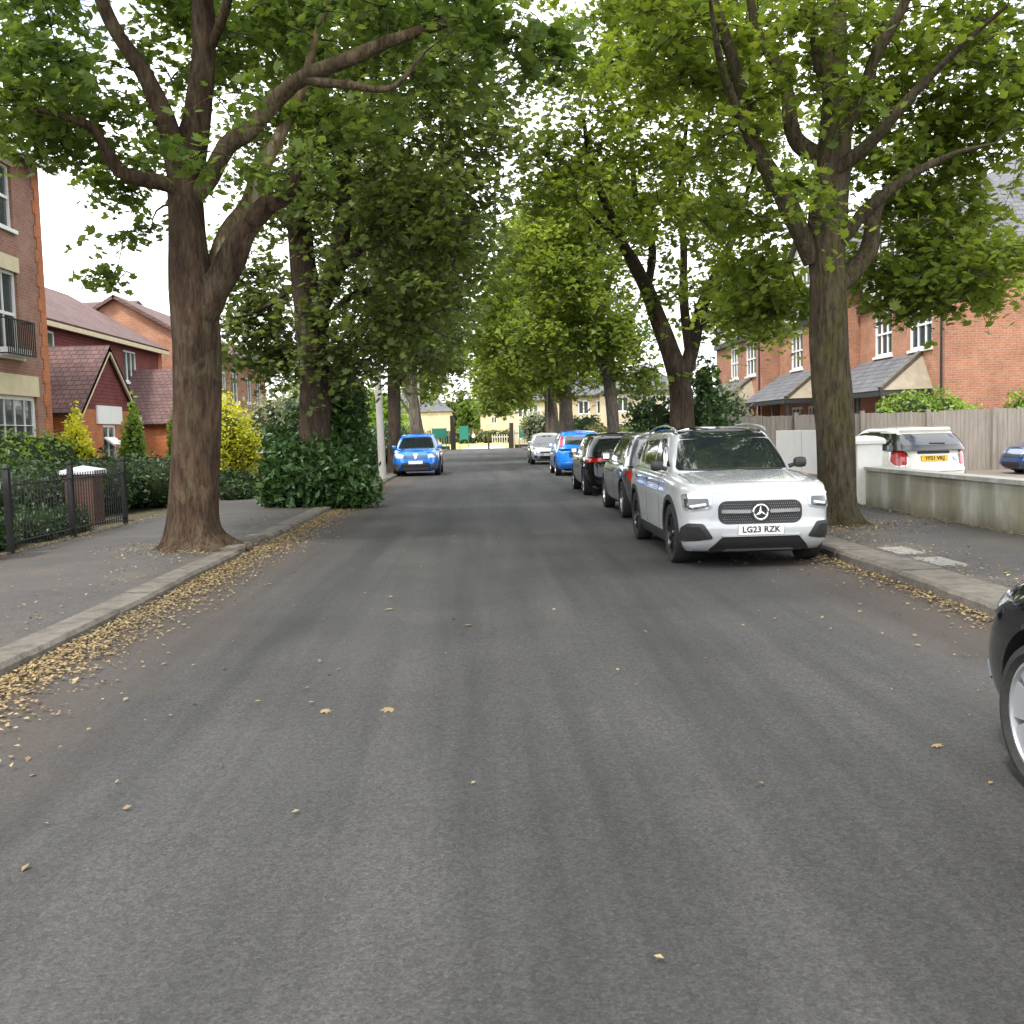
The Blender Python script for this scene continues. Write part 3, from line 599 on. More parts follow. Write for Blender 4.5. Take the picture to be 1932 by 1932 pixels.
    # --- blue crossover on the left, nose towards us
    c=std(4.07,1.76,1.55,P_blue,bz=.98,r=.33,rim='five',clad=True,
      ztop=[(0,.76),(.15,.86),(.6,.96),(1.05,1.0),(1.5,1.0),(3.4,1.02),(3.8,1.0),(4.07,.94)],
      items=[('headlight','F',[(.46,.66),(.76,.68),(.80,.82),(.70,.84),(.46,.79)],C_lamp,.014,.03,'mir'),('grille','F',rect(-.44,.44,.64,.77),P_navy,.006,.03),
        ('lower_intake','F',[(-.56,.33),(.56,.33),(.50,.50),(-.50,.50)],C_plastic,.008,.04),('skid_plate','F',rect(-.45,.45,.235,.315),C_rim,.014,.02),('fog_light','F',rect(.60,.78,.30,.46),C_rim,.012,.03,'mir'),
        ('badge','F',[(-.075,.81),(.075,.81),(.02,.60),(-.02,.60)],C_chrome,.026,.01)]+REAR,pf=(0,.51,''))
    make_car('parked_crossover',(-2.40,37.4+2.03,0),0,c,'blue crossover facing us, parked alone by the left kerb beyond the leafy trunk','car')
    # --- black car at the right edge, nose away
    c=std(3.95,1.70,1.45,P_black,rim='cap',r=.31,items=FRONT+REAR,n=5)
    c['wf']=.84
    make_car('parked_hatchback',(3.0,4.75-3.95/2,0),math.pi,c,'glossy black car cut off by the right edge, nearest to the viewer','car')
    # --- ivory mini in the driveway, tail towards us
    c=std(3.82,1.73,1.42,P_ivory,bz=1.0,rim='split',n=4.2,crown=.05,tail=[(0,.10),(.25,.0),(.45,.0),(.52,.05),(.8,.09),(1,.17)],
      items=FRONT+[('lamp_ring','R',[(.50,.65),(.70,.64),(.76,.75),(.73,.93),(.62,.97),(.50,.91)],C_chrome,.010,.04,'mir'),('tail_light','R',[(.52,.67),(.69,.66),(.74,.75),(.71,.91),(.62,.95),(.52,.89)],C_red,.022,.04,'mir'),
        ('boot_handle','R',rect(-.32,.32,.885,.93),C_plastic,.018,.02),('boot_seam','R',rect(-.55,.55,.54,.55),C_under,.003,0),('lower_bumper','R',[(-.7,.24),(.7,.24),(.72,.33),(-.72,.33)],C_plastic,.008,.02),
        ('badge','R',[(-.46,.74),(-.40,.76),(-.37,.82),(-.43,.84),(-.46,.81)],C_rim,.012,.01),('roof_spoiler','GR',rect(-.50,.50,1.295,1.335),P_ivory,.06,.02),
        ('wiper','GR',[(-.24,1.065),(.06,1.075),(.06,1.09),(-.24,1.085)],C_plastic,.016,0)],pr=(0,.80,'YF21 VKJ'))
    c['gh']['roof']=[(1.2,1.33),(1.8,1.385),(2.6,1.39),(3.4,1.35),(3.82,1.31)]; c['gh']['r0']=.06; c['gh']['rw']=(1.045,1.27); c['gh']['rww']=(.60,.54); c['gh']['w1']=.61; c['gh']['r1']=.46; c['gh']['paint']=P_gloss; c['gh']['roofpaint']=P_ivory; c['gh']['n']=5.5; c['gh']['rd']=.085
    c['gh']['sides']=[[(1.22,1.04),(2.28,1.04),(2.28,1.30),(1.90,1.29)],[(2.31,1.04),(3.56,1.05),(3.34,1.28),(2.31,1.30)]]
    c['doors']=[1.32,2.32]; c['handles']=[2.1]
    make_car('parked_hatchback',(8.62,19.4+1.91,0),math.pi+R_(3),c,'ivory hatchback with a yellow number plate, parked behind the low garden wall','car')
    c=std(3.95,1.72,1.45,P_navy,rim='split',items=FRONT+REAR)
    make_car('parked_hatchback',(13.75+1.97,26.3,0),-math.pi/2,c,'dark blue car by the wooden fence, only its nose showing at the right edge','car')
# ------------------------------------------------------------------ foliage
def leaf_template(kind):
    if kind=='lobed':     # five-lobed, 10 rim points round a centre
        rim=[(0,-.42),(.30,-.30),(.55,-.02),(.26,.08),(.34,.48),(.08,.26),(0,.62),(-.08,.26),(-.34,.48),(-.26,.08),(-.55,-.02),(-.30,-.30)]
        V=[(0,0,0)]+[(x,y,-.10*(x*x+y*y)*2) for x,y in rim]; n=len(rim)
        return np.array(V),[(0,1+k,1+(k+1)%n) for k in range(n)]
    if kind=='oval':
        V=[(0,-.5,0),(.22,-.15,.05),(.24,.15,.05),(0,.55,-.04),(-.24,.15,.05),(-.22,-.15,.05),(0,0,0)]
        return np.array(V),[(6,k,(k+1)%6) for k in range(6)]
    V=[(0,-.5,0),(.34,0,.08),(0,.55,-.04),(-.34,0,.08)]
    return np.array(V),[(0,1,2),(0,2,3)]
def leaf_mesh(name,P,size,kind,rng,tilt=1.0,flat=None):
    """P: Nx3 leaf positions"""
    V,F=leaf_template(kind); P=np.asarray(P); n=len(P); k=len(V); F=np.array(F)
    s=size*rng.uniform(.5,1.4,n)
    yaw=rng.uniform(0,2*np.pi,n); a=rng.normal(0,.55*tilt,n)+.25*tilt; b=rng.normal(0,.45*tilt,n)
    cy,sy,ca,sa,cb,sb=np.cos(yaw),np.sin(yaw),np.cos(a),np.sin(a),np.cos(b),np.sin(b)
    X=V[:,0][None]*s[:,None]; Y=V[:,1][None]*s[:,None]; Z=V[:,2][None]*s[:,None]
    y1=Y*ca[:,None]-Z*sa[:,None]; z1=Y*sa[:,None]+Z*ca[:,None]
    x2=X*cb[:,None]+z1*sb[:,None]; z2=-X*sb[:,None]+z1*cb[:,None]
    x3=x2*cy[:,None]-y1*sy[:,None]; y3=x2*sy[:,None]+y1*cy[:,None]
    co=np.stack([x3,y3,z2],-1)+P[:,None,:]
    co=co.reshape(-1,3); idx=(F[None]+(np.arange(n)*k)[:,None,None]).reshape(-1,3)
    me=bpy.data.meshes.new(name); me.vertices.add(len(co)); me.vertices.foreach_set('co',co.ravel())
    me.loops.add(idx.size); me.loops.foreach_set('vertex_index',idx.ravel().astype(np.int32))
    me.polygons.add(len(idx)); me.polygons.foreach_set('loop_start',np.arange(0,idx.size,3,dtype=np.int32)); me.polygons.foreach_set('loop_total',np.full(len(idx),3,dtype=np.int32))
    at_=me.attributes.new('tint','FLOAT','FACE'); t=np.clip(rng.beta(1.6,2.2,n),0,1); at_.data.foreach_set('value',np.repeat(t,len(F)).astype(np.float32))
    me.update(); me.validate(); return me
def crown(rng,blobs,wood,nclump,lpc,size,kind,cs=.75,droop=.35):
    """clumps of leaves on twigs that spring from the limbs; returns leaf points and twig builder"""
    wood=np.array(wood); vol=np.array([b[3]*b[4]*b[5]*(b[6] if len(b)>6 else 1) for b in blobs])**.8; vol/=vol.sum()
    tw=MB(); pts=[]; C=[]
    for _ in range(nclump):
        b=blobs[rng.choice(len(blobs),p=vol)]; d=rng.normal(size=3); d/=np.linalg.norm(d); r=rng.uniform(0,1)**.45
        C.append(np.array(b[:3])+d*r*np.array(b[3:6]))
    C.sort(key=lambda c:float(np.min(np.linalg.norm(wood-c,axis=1))))
    for c in C:                                   # twigs branch off limbs and off earlier twigs
        dist=np.linalg.norm(wood-c,axis=1)+np.maximum(0,wood[:,2]-c[2])*.8; w0=wood[np.argmin(dist)]
        ln=np.linalg.norm(c-w0)
        if ln>.2:
            mid=(w0+c)/2+rng.normal(0,.09,3)*ln+np.array([0,0,.10*ln])
            r0=min(.035,.007+.010*ln)
            P=[w0*(1-t)**2+mid*2*t*(1-t)+c*t*t for t in np.linspace(0,1,6)]; tw.tube([tuple(p) for p in P],[r0*(1-.7*t) for t in np.linspace(0,1,6)],5,cap=False)
            wood=np.concatenate([wood,np.array(P[2:])])
        ns=rng.integers(4,7); s_=cs*rng.uniform(.7,1.35)
        for k in range(ns):
            a=rng.uniform(0,2*np.pi); e=rng.normal(.05,.4); dr=np.array([math.cos(a)*math.cos(e),math.sin(a)*math.cos(e),math.sin(e)])
            l=s_*rng.uniform(.6,1.15); m=int(lpc/ns); t=rng.uniform(0.1,1,m)**.8
            q=c+dr*l*t[:,None]; q[:,2]-=droop*l*t**2; q+=rng.normal(0,.10*cs/.75+.02,(m,3)); pts.append(q)
            en=c+dr*l; tw.tube([tuple(c),tuple((c+en)/2+np.array([0,0,-droop*l*.2])),(en[0],en[1],en[2]-droop*l)],[.009,.006,.003],3,cap=False)
    return np.concatenate(pts),tw
def trunk_mesh(pts,rad,n=28,flare=0,rng=None,rings=70,lump=.05,roots=6):
    P=catmull([Vector(p) for p in pts],rings); xs=[i/(len(rad)-1) for i in range(len(rad))]
    R=[float(np.interp(i/rings,xs,rad)) for i in range(rings+1)]; z0=P[0].z; ph=rng.uniform(0,6.28,8)
    Lz=P[-1].z-z0
    def fn(t,a):
        h=t*Lz; f=math.exp(-h/.28)*flare
        v=1+f*(1+.55*math.sin(roots*a+ph[0])+.3*math.sin(3*a+ph[1]))+lump*(math.sin(2*a+h*1.7+ph[2])+.6*math.sin(3*a-h*2.9+ph[3])+.5*math.sin(5*a+h*5+ph[4])*.6)
        return v+.02*math.sin(11*a+h*2+ph[5])+.012*math.sin(17*a-h*3)
    m=MB(); m.tube(P,R,n,fn=fn); return m,P
def make_tree(name,label,cat,group,base,trunk,trad,limbs,blobs,nclump,lpc,size,kind,lmat,bark,seed,flare=.45,cs=.75,droop=.35,lmats=None,n=28,lump=.05,fol='crown'):
    rng=np.random.default_rng(seed); root=empty(name,base,0,label,cat,group); B=Vector(base)
    loc=lambda p:Vector(p)-B
    m,P=trunk_mesh([loc(p) for p in trunk],trad,n,flare,rng,lump=lump); m.build('trunk',bark,root,60)
    wood=[tuple(p) for p in P if p.z>P[-1].z*.45]
    for i,(lp,lr) in enumerate(limbs):
        Q=catmull([loc(p) for p in lp],24); xs=[k/(len(lr)-1) for k in range(len(lr))]; R=[float(np.interp(k/24,xs,lr)) for k in range(25)]; ph=rng.uniform(0,6,3)
        mb=MB(); mb.tube(Q,R,12,fn=lambda t,a:1+.07*math.sin(2*a+9*t+ph[0])+.05*math.sin(3*a-17*t+ph[1])+.05*math.sin(31*t+ph[2]))
        mb.build('limb',(lmats or {}).get(i,bark),root,60)
        wood+=[tuple(p) for p in Q[6:]]
    bl=[(b[0]-B.x,b[1]-B.y,b[2]-B.z,*b[3:]) for b in blobs]
    pts,tw=crown(rng,bl,wood,nclump,lpc,size,kind,cs,droop)
    tw.build('twigs',M_twig,root,60)
    link(fol,leaf_mesh('leaves',pts,size,kind,rng),lmat,root)
    return root
def shrub(name,label,cat,blobs,n,size,lmat,kind='oval',seed=1,group=None,spiky=0,core=.82,corem=None):
    """blobs: ellipsoids (x,y,z,rx,ry,rz); leaves sit on their skins over a darker woody core"""
    rng=np.random.default_rng(seed); x0=sum(b[0] for b in blobs)/len(blobs); y0=sum(b[1] for b in blobs)/len(blobs); base=Vector((x0,y0,.08))
    root=empty(name,base,0,label,cat,group)
    vol=np.array([(b[3]*b[4]+b[4]*b[5]+b[3]*b[5]) for b in blobs]); vol=vol/vol.sum(); k=rng.choice(len(blobs),n,p=vol); bb=np.array([b[:6] for b in blobs])[k]
    d=rng.normal(size=(n,3)); d/=np.linalg.norm(d,axis=1)[:,None]
    lump=1+.10*np.sin(d[:,0]*7+k)+.08*np.sin(d[:,1]*9+d[:,2]*6+k*2)
    r=(.72+.36*rng.uniform(0,1,n)**.8)*lump
    P=bb[:,:3]+d*r[:,None]*bb[:,3:6]; P[:,2]+=spiky*rng.uniform(0,1,n)**3
    P=P[P[:,2]>.06]; P-=np.array(base)
    link('foliage',leaf_mesh('shrub_leaves',P,size,kind,rng,1.5),lmat,root)
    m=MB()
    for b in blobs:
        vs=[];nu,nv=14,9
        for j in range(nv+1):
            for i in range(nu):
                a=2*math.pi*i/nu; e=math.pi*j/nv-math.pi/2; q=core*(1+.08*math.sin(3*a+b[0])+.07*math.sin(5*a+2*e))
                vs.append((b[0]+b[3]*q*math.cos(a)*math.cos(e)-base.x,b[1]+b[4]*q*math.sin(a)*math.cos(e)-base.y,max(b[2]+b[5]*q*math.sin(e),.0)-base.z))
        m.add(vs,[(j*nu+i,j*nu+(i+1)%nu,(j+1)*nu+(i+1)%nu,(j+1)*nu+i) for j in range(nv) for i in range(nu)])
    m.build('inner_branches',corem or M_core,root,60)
    return root
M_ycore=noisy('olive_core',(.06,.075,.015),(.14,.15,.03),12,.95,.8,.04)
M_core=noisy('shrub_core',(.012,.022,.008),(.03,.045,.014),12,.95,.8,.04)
def px(lst,Y,r): # limb given as photograph points at depth(s) Y
    if not isinstance(Y,(list,tuple)): Y=[Y]*len(lst)
    if len(Y)==2 and len(lst)!=2: Y=[Y[0]+(Y[1]-Y[0])*i/(len(lst)-1) for i in range(len(lst))]
    return ([at(u,v,y) for (u,v),y in zip(lst,Y)],r)
def bl(u,v,Y,rx,ry,rz,w=1): p=at(u,v,Y); return (p.x,p.y,p.z,rx,ry,rz,w)
def build_trees():
    G='street trees along the road'
    # near left plane tree
    Y=13.75; b=(-3.85,Y,.08)
    make_tree('plane_tree','large plane tree with pale side limbs, nearest trunk on the left kerb','tree',G,b,
      [(-3.84,Y,.02),(-3.85,Y,.5),at(372,800,Y),at(370,650,Y),at(362,540,Y),at(352,430,Y),at(348,330,Y),at(356,270,Y),at(362,210,Y)],[.40,.325,.30,.29,.285,.24,.225,.16,.08],
      [px([(352,400),(345,340),(330,285),(297,195),(266,129),(219,59),(180,-30),(140,-160)],(13.75,13.2),[.10,.19,.16,.14,.11,.09,.07,.04]),
       px([(352,400),(358,330),(368,270),(383,117),(383,0),(380,-160),(400,-330)],(13.75,14.2),[.10,.18,.17,.15,.14,.11,.06]),
       px([(350,420),(372,368),(395,335),(430,273),(470,250),(508,203),(566,148),(664,110),(742,75),(860,40),(960,30)],(13.8,12.9),[.06,.10,.125,.12,.12,.11,.10,.085,.07,.05,.02]),
       px([(368,660),(378,600),(405,515),(432,445),(469,390),(488,332),(528,254),(567,176),(600,60),(640,-60)],(13.75,14.6),[.10,.17,.17,.15,.12,.10,.09,.08,.06,.04]),
       px([(368,650),(388,580),(425,510),(460,440),(500,392),(539,368),(560,330),(590,300)],(13.7,13.4),[.12,.20,.19,.16,.14,.11,.05,.02]),
       px([(350,400),(335,360),(305,344),(234,328),(203,289),(176,242),(117,219),(40,200)],(13.75,12.9),[.08,.12,.10,.09,.075,.06,.045,.02]),
       px([(566,148),(600,155),(660,160),(740,165),(800,100)],(13.3,12.8),[.05,.06,.05,.04,.02]),
       px([(383,117),(410,60),(430,0),(460,-120)],(14.05,13.6),[.06,.07,.06,.03])],
      [bl(60,30,13.5,1.0,1.6,.9,.7),bl(120,180,13.6,1.2,1.4,.45,1.1),bl(30,230,13.5,.8,1.2,.5,.9),bl(190,520,15.4,.75,.8,.18,1.2),bl(270,470,15.4,.5,.8,.45,1.1),bl(230,330,15.4,.8,1.0,.35,.8),bl(290,60,14.8,.7,1.0,.7,.8),
       bl(440,40,15.4,1.2,1.3,.8,1.1),bl(450,160,12.7,.35,.3,.3,1.5),bl(330,250,12.7,.40,.3,.35,1.5),bl(540,60,15.6,1.2,1.4,.8,1),bl(740,30,14.2,1.4,1.6,.6,1.2),bl(880,110,13.5,.8,1.3,.8,1.0),bl(1020,70,13.5,.55,1.0,.5,.9),
       bl(560,320,13.0,.8,.5,.35,.9),bl(640,220,14.6,1.0,1.0,.5,.8),(-4,14,9.8,4.5,4.8,2.6,.35),(-1.2,11.0,8.5,3,3.6,1.1,.35),(-1.0,6.5,8.0,2.6,3.2,1.1,.4)],  # last lobes are unseen, crown extended over the road to shade it
      400,70,.135,'lobed',M_leafPlane,M_barkP,11,flare=.62,cs=.55,lmats={3:M_barkPale,2:M_barkMid,6:M_barkMid},n=40,lump=.06)
    # second left tree, dark, ivy-mounded foot
    Y=22.3; b=(-3.62,Y,.08)
    make_tree('plane_tree','dark tree with two upright stems rising from a leafy mound on the left','tree',G,b,
      [(-3.6,Y,.02),(-3.6,Y,1.0),at(594,700,Y),at(588,600,Y),at(575,520,Y),at(566,440,Y),at(562,340,Y),at(575,220,Y),at(590,80,Y),at(600,-80,Y)],[.40,.36,.34,.34,.30,.26,.24,.20,.15,.08],
      [px([(592,600),(620,540),(640,470),(650,380),(655,250),(690,100),(720,-40)],(22.2,21.4),[.22,.22,.2,.17,.14,.10,.05]),
       px([(650,500),(700,450),(760,400),(820,350)],(22,20),[.09,.08,.06,.02]),px([(566,440),(520,400),(480,350),(450,300)],(22,23),[.1,.09,.07,.03]),
       px([(600,620),(660,560),(720,540),(780,500)],(22,21),[.08,.07,.05,.02]),px([(575,520),(530,560),(480,590),(440,600)],(22.3,23),[.07,.06,.04,.02])],
      [bl(480,600,23.5,.95,1.2,1.1,4.6),bl(475,510,23.5,.8,1.1,.8,3.6),bl(540,670,24,1.0,1.1,.7,3.6),bl(640,600,21.6,.9,1.0,1.2,1.3),bl(700,640,22,1.1,1.7,1.1,1.5),bl(790,560,21.5,1.0,1.5,1.4,1.3),bl(740,450,21.5,1.9,2,1.5,1.3),bl(830,420,20.5,1.1,1.6,1.6,1.1),
       bl(620,360,22,1.9,2.2,1.6),bl(760,250,21,2.2,2.4,1.8,1.1),bl(880,200,20.5,1.2,1.8,1.5,.8),bl(500,220,22.5,1.8,2,2,.8),bl(640,100,22,3.0,2.5,1.8,.9),bl(860,60,21,1.9,2,1.5,.8),(-3.2,22,12.6,4.2,4,2.2,.5)],
      470,80,.14,'lobed',M_leafDark,M_barkD,12,flare=.3,cs=.85,droop=.6)
    def side(name,label,X,Y,top,r,blobs,n,lpc,size,lm,bk,seed,lean=0,limbs=None,kind='quad',cs=1.0):
        H=top; rng=random.Random(seed)
        tr=[(X,Y,.0),(X+lean*.1,Y,1.2),(X+lean*.35,Y,3),(X+lean*.7,Y,5),(X+lean,Y,H*.6),(X+lean*1.1,Y,H)]
        lb=limbs or [([(X+lean*.5,Y,3.2+k*.9),(X+lean*.5+.9*math.cos(k*2.1+seed),Y+.7*math.sin(k*2.1),4.6+k),(X+lean*.6+2.1*math.cos(k*2.1+seed),Y+1.8*math.sin(k*2.1),6.8+k*.8)],[r*.5,r*.35,r*.1]) for k in range(5)]
        return make_tree(name,label,'tree',G,(X,Y,.08),tr,[r*1.25,r,r*.92,r*.8,r*.55,r*.1],lb,blobs,n,lpc,size,kind,lm,bk,seed,flare=.3,cs=cs,n=20,droop=.5)
    side('street_tree','tree just right of the grey pole, trunk half hidden by the blue crossover',-3.35,40,12,.26,
      [bl(740,600,40,1.9,2.5,2.2,1.5),bl(810,540,39,1.6,2.4,2.4,1.2),bl(850,430,38,1.6,2,2.2,.8),bl(720,400,40,3,3,3.4,.8),(-3.5,40,11.6,3.8,3.8,2.4,.7)],270,60,.24,M_leafDark,M_barkD,13,.1)
    side('street_tree','slender leaning tree behind the blue crossover roof on the left verge',-3.1,54,13,.27,
      [bl(800,620,54,1.7,2.5,1.9,1.5),bl(845,600,53,1.1,2,2.4,1),bl(780,480,54,3,3,3.2,.8),(-3.6,54,11.5,4,4,2.6,.7)],220,60,.28,M_leafPlane,M_barkF,14,-.9)
    side('street_tree','left verge tree beyond the leaning one, its crown over the park gate',-4.6,70,12,.3,
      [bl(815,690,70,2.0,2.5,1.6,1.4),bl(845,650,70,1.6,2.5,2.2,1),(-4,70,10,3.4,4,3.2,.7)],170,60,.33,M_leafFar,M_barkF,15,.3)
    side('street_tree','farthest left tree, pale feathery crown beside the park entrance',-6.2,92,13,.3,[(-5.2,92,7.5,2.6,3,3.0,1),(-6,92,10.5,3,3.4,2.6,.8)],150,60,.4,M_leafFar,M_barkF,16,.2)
    # near right tree
    Y=14.2; b=(4.97,Y,.08)
    make_tree('sycamore_tree','tall straight maple trunk beside the white SUV, nearest tree on the right','tree',G,b,
      [(4.99,Y,.02),(4.97,Y,.5),at(1575,800,Y),at(1567,700,Y),at(1562,600,Y),at(1560,500,Y),at(1562,420,Y),at(1572,300,Y),at(1577,180,Y),at(1579,40,Y),at(1585,-140,Y)],[.32,.265,.26,.25,.25,.25,.27,.22,.17,.13,.08],
      [px([(1535,490),(1505,430),(1480,370),(1455,330),(1415,250),(1390,130),(1350,20),(1320,-120)],(14.2,13.4),[.15,.13,.13,.12,.10,.085,.07,.03]),
       px([(1560,560),(1600,520),(1640,470),(1650,400),(1690,330),(1720,260)],(14.2,15.4),[.16,.14,.12,.10,.06,.03]),
       px([(1560,480),(1600,440),(1640,390),(1720,330),(1800,290),(1880,270)],(14.2,13.2),[.10,.09,.08,.06,.04,.015]),
       px([(1555,300),(1500,260),(1480,150),(1430,60),(1400,-80)],(14.2,15),[.13,.11,.09,.07,.03]),
       px([(1570,260),(1620,200),(1650,110),(1700,20),(1750,-100)],(14.2,13.5),[.12,.10,.08,.06,.03]),
       px([(1570,330),(1640,270),(1730,170),(1810,90),(1900,10)],(14.1,12.6),[.10,.085,.06,.045,.02]),
       px([(1440,320),(1400,230),(1360,120),(1340,0)],(13.9,12.9),[.07,.06,.05,.02]),
       px([(1566,180),(1540,100),(1530,0),(1500,-100)],(14.1,13.8),[.08,.07,.05,.02])],
      [bl(1690,500,15.6,1.0,1.0,.5,1.7),bl(1840,520,15,.9,1.2,.5,2.2),bl(1730,560,15.6,.45,.7,.3,1.2),bl(1450,570,15.8,.55,.8,.4,1.6),bl(1760,420,15.6,1.1,1.2,.5,1.3),bl(1740,330,15.6,1.2,1.2,.7,1.4),bl(1890,200,14.8,1.0,1.3,1.0,1.3),bl(1700,200,15.8,.9,1.0,.8,1.2),bl(1430,520,15.6,.6,.9,.45,1.1),bl(1400,400,15.6,.6,.9,.4,.9),
       bl(1545,440,13.2,.35,.3,.35,1.6),bl(1500,330,13.0,.5,.4,.3,1.2),bl(1480,180,13.2,.9,.7,.5,1.2),bl(1330,110,14.4,.9,1.3,.8,1.1),bl(1380,290,15.4,.7,1.0,.4,1.0),bl(1650,100,15.6,1.1,1.2,.8,1.1),bl(1250,30,14.2,.8,1.4,.7,.9),
       bl(1860,40,14,1.1,1.5,.8,1.0),bl(1600,190,13.2,.6,.4,.35,1.3),bl(1560,60,13.4,.8,.6,.5,1.0),(5,14.4,9.9,4.4,4.6,2.6,.35),(2.8,9.0,8.4,2.6,3.2,1.1,.35),(3.0,4.5,8.0,2.4,2.8,1.0,.4)],  # closing lobes hang out of view, stretched towards the camera for road shade
      620,70,.125,'lobed',M_leafLime,M_barkR,21,flare=.42,cs=.55,n=40,lump=.05)
    # second right: leaning, forked
    Y=24.8; b=(5.0,Y,.08)
    make_tree('sycamore_tree','forked dark tree leaning left over the road, just behind the white SUV','tree',G,b,
      [(5.0,Y,.02),at(1288,830,Y),at(1285,740,Y),at(1270,680,Y),at(1245,610,Y),at(1222,550,Y),at(1190,490,Y),at(1150,400,Y-.8),at(1118,320,Y-1.4),at(1100,220,Y-2)],[.34,.30,.27,.25,.20,.17,.13,.10,.07,.04],
      [px([(1288,720),(1310,640),(1330,560),(1370,480),(1400,400),(1430,280)],(24.8,25.4),[.17,.16,.14,.11,.08,.03]),
       px([(1250,620),(1225,540),(1180,460),(1130,420),(1080,370)],(24.7,24),[.09,.08,.06,.05,.02]),
       px([(1222,550),(1230,460),(1200,380),(1190,240),(1180,120)],(24.7,24.4),[.10,.09,.07,.05,.02]),
       px([(1300,660),(1290,560),(1290,460),(1285,340),(1300,200)],(24.9,25.2),[.12,.11,.09,.07,.03]),
       px([(1340,540),(1390,500),(1440,460),(1480,440)],(25,24),[.07,.06,.04,.02])],
      [bl(1060,330,23,1.1,1.6,1.2,1.2),bl(1120,200,23,1.4,2,1.6,1),bl(1230,300,24,1.4,2,1.8,1),bl(1330,380,25,1.5,2,1.5,1),bl(1420,560,25,1.3,1.7,.9,1.4),bl(1340,560,24.5,.9,1.5,1.0,1.2),bl(1440,620,25.5,.9,1.2,.5,1.2),
       bl(1330,690,25.2,.5,.6,.7,1.4),bl(1180,430,24,1.0,1.5,1.0,1.1),bl(1250,560,25,.8,1.2,.9,.8),bl(1400,240,25,2.0,2,2,.8),bl(1240,90,24,2.8,2.5,1.8,.7),(4.6,24.8,12.4,4,4,2.2,.5)],
      380,76,.14,'lobed',M_leafLime,M_barkD,22,flare=.2,cs=.75)
    side('street_tree','slim pale-barked tree standing above the hedge right of the blue hatchback',5.15,39,11,.24,
      [bl(1090,560,38.5,2.0,2.5,1.9,1.3),bl(1160,650,39,1.5,2,1.4,1.2),bl(1040,460,38,1.6,2.2,2.0,1.1),bl(1200,700,39.5,.9,1.5,.8,.8),bl(1130,420,39,2.4,2.6,2.4,.8),bl(1020,620,38,1.1,2,1.4,1)],330,62,.22,M_leafLime,M_barkF,23,-.55)
    side('street_tree','broad-crowned tree with bare trunk behind the silvery hatchback',4.9,58,12,.42,
      [bl(1000,620,57,2.6,3,2.6,1.3),bl(940,640,56,1.3,2.5,2.4,1.1),bl(1060,690,58,2.6,2.6,1.6,1.3),bl(1010,500,57,2.8,3,3.2,1),(4.6,58,12,3.6,3.6,2.2,.6)],360,60,.28,M_leafLime,M_barkF,24,-.2)
    side('street_tree','tree with a ruddy trunk just left of the broad-crowned one, right verge',4.7,66,12,.33,
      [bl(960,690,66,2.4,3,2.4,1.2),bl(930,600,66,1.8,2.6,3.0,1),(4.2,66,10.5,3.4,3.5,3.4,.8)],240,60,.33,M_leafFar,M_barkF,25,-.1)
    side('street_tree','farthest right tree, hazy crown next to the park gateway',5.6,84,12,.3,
      [bl(950,740,84,2.6,3,1.6,1.2),bl(925,680,84,1.6,2.6,3.0,1),(5,84,9,3.4,3.5,3.6,.8)],200,60,.4,M_leafFar,M_barkF,26,-.1)
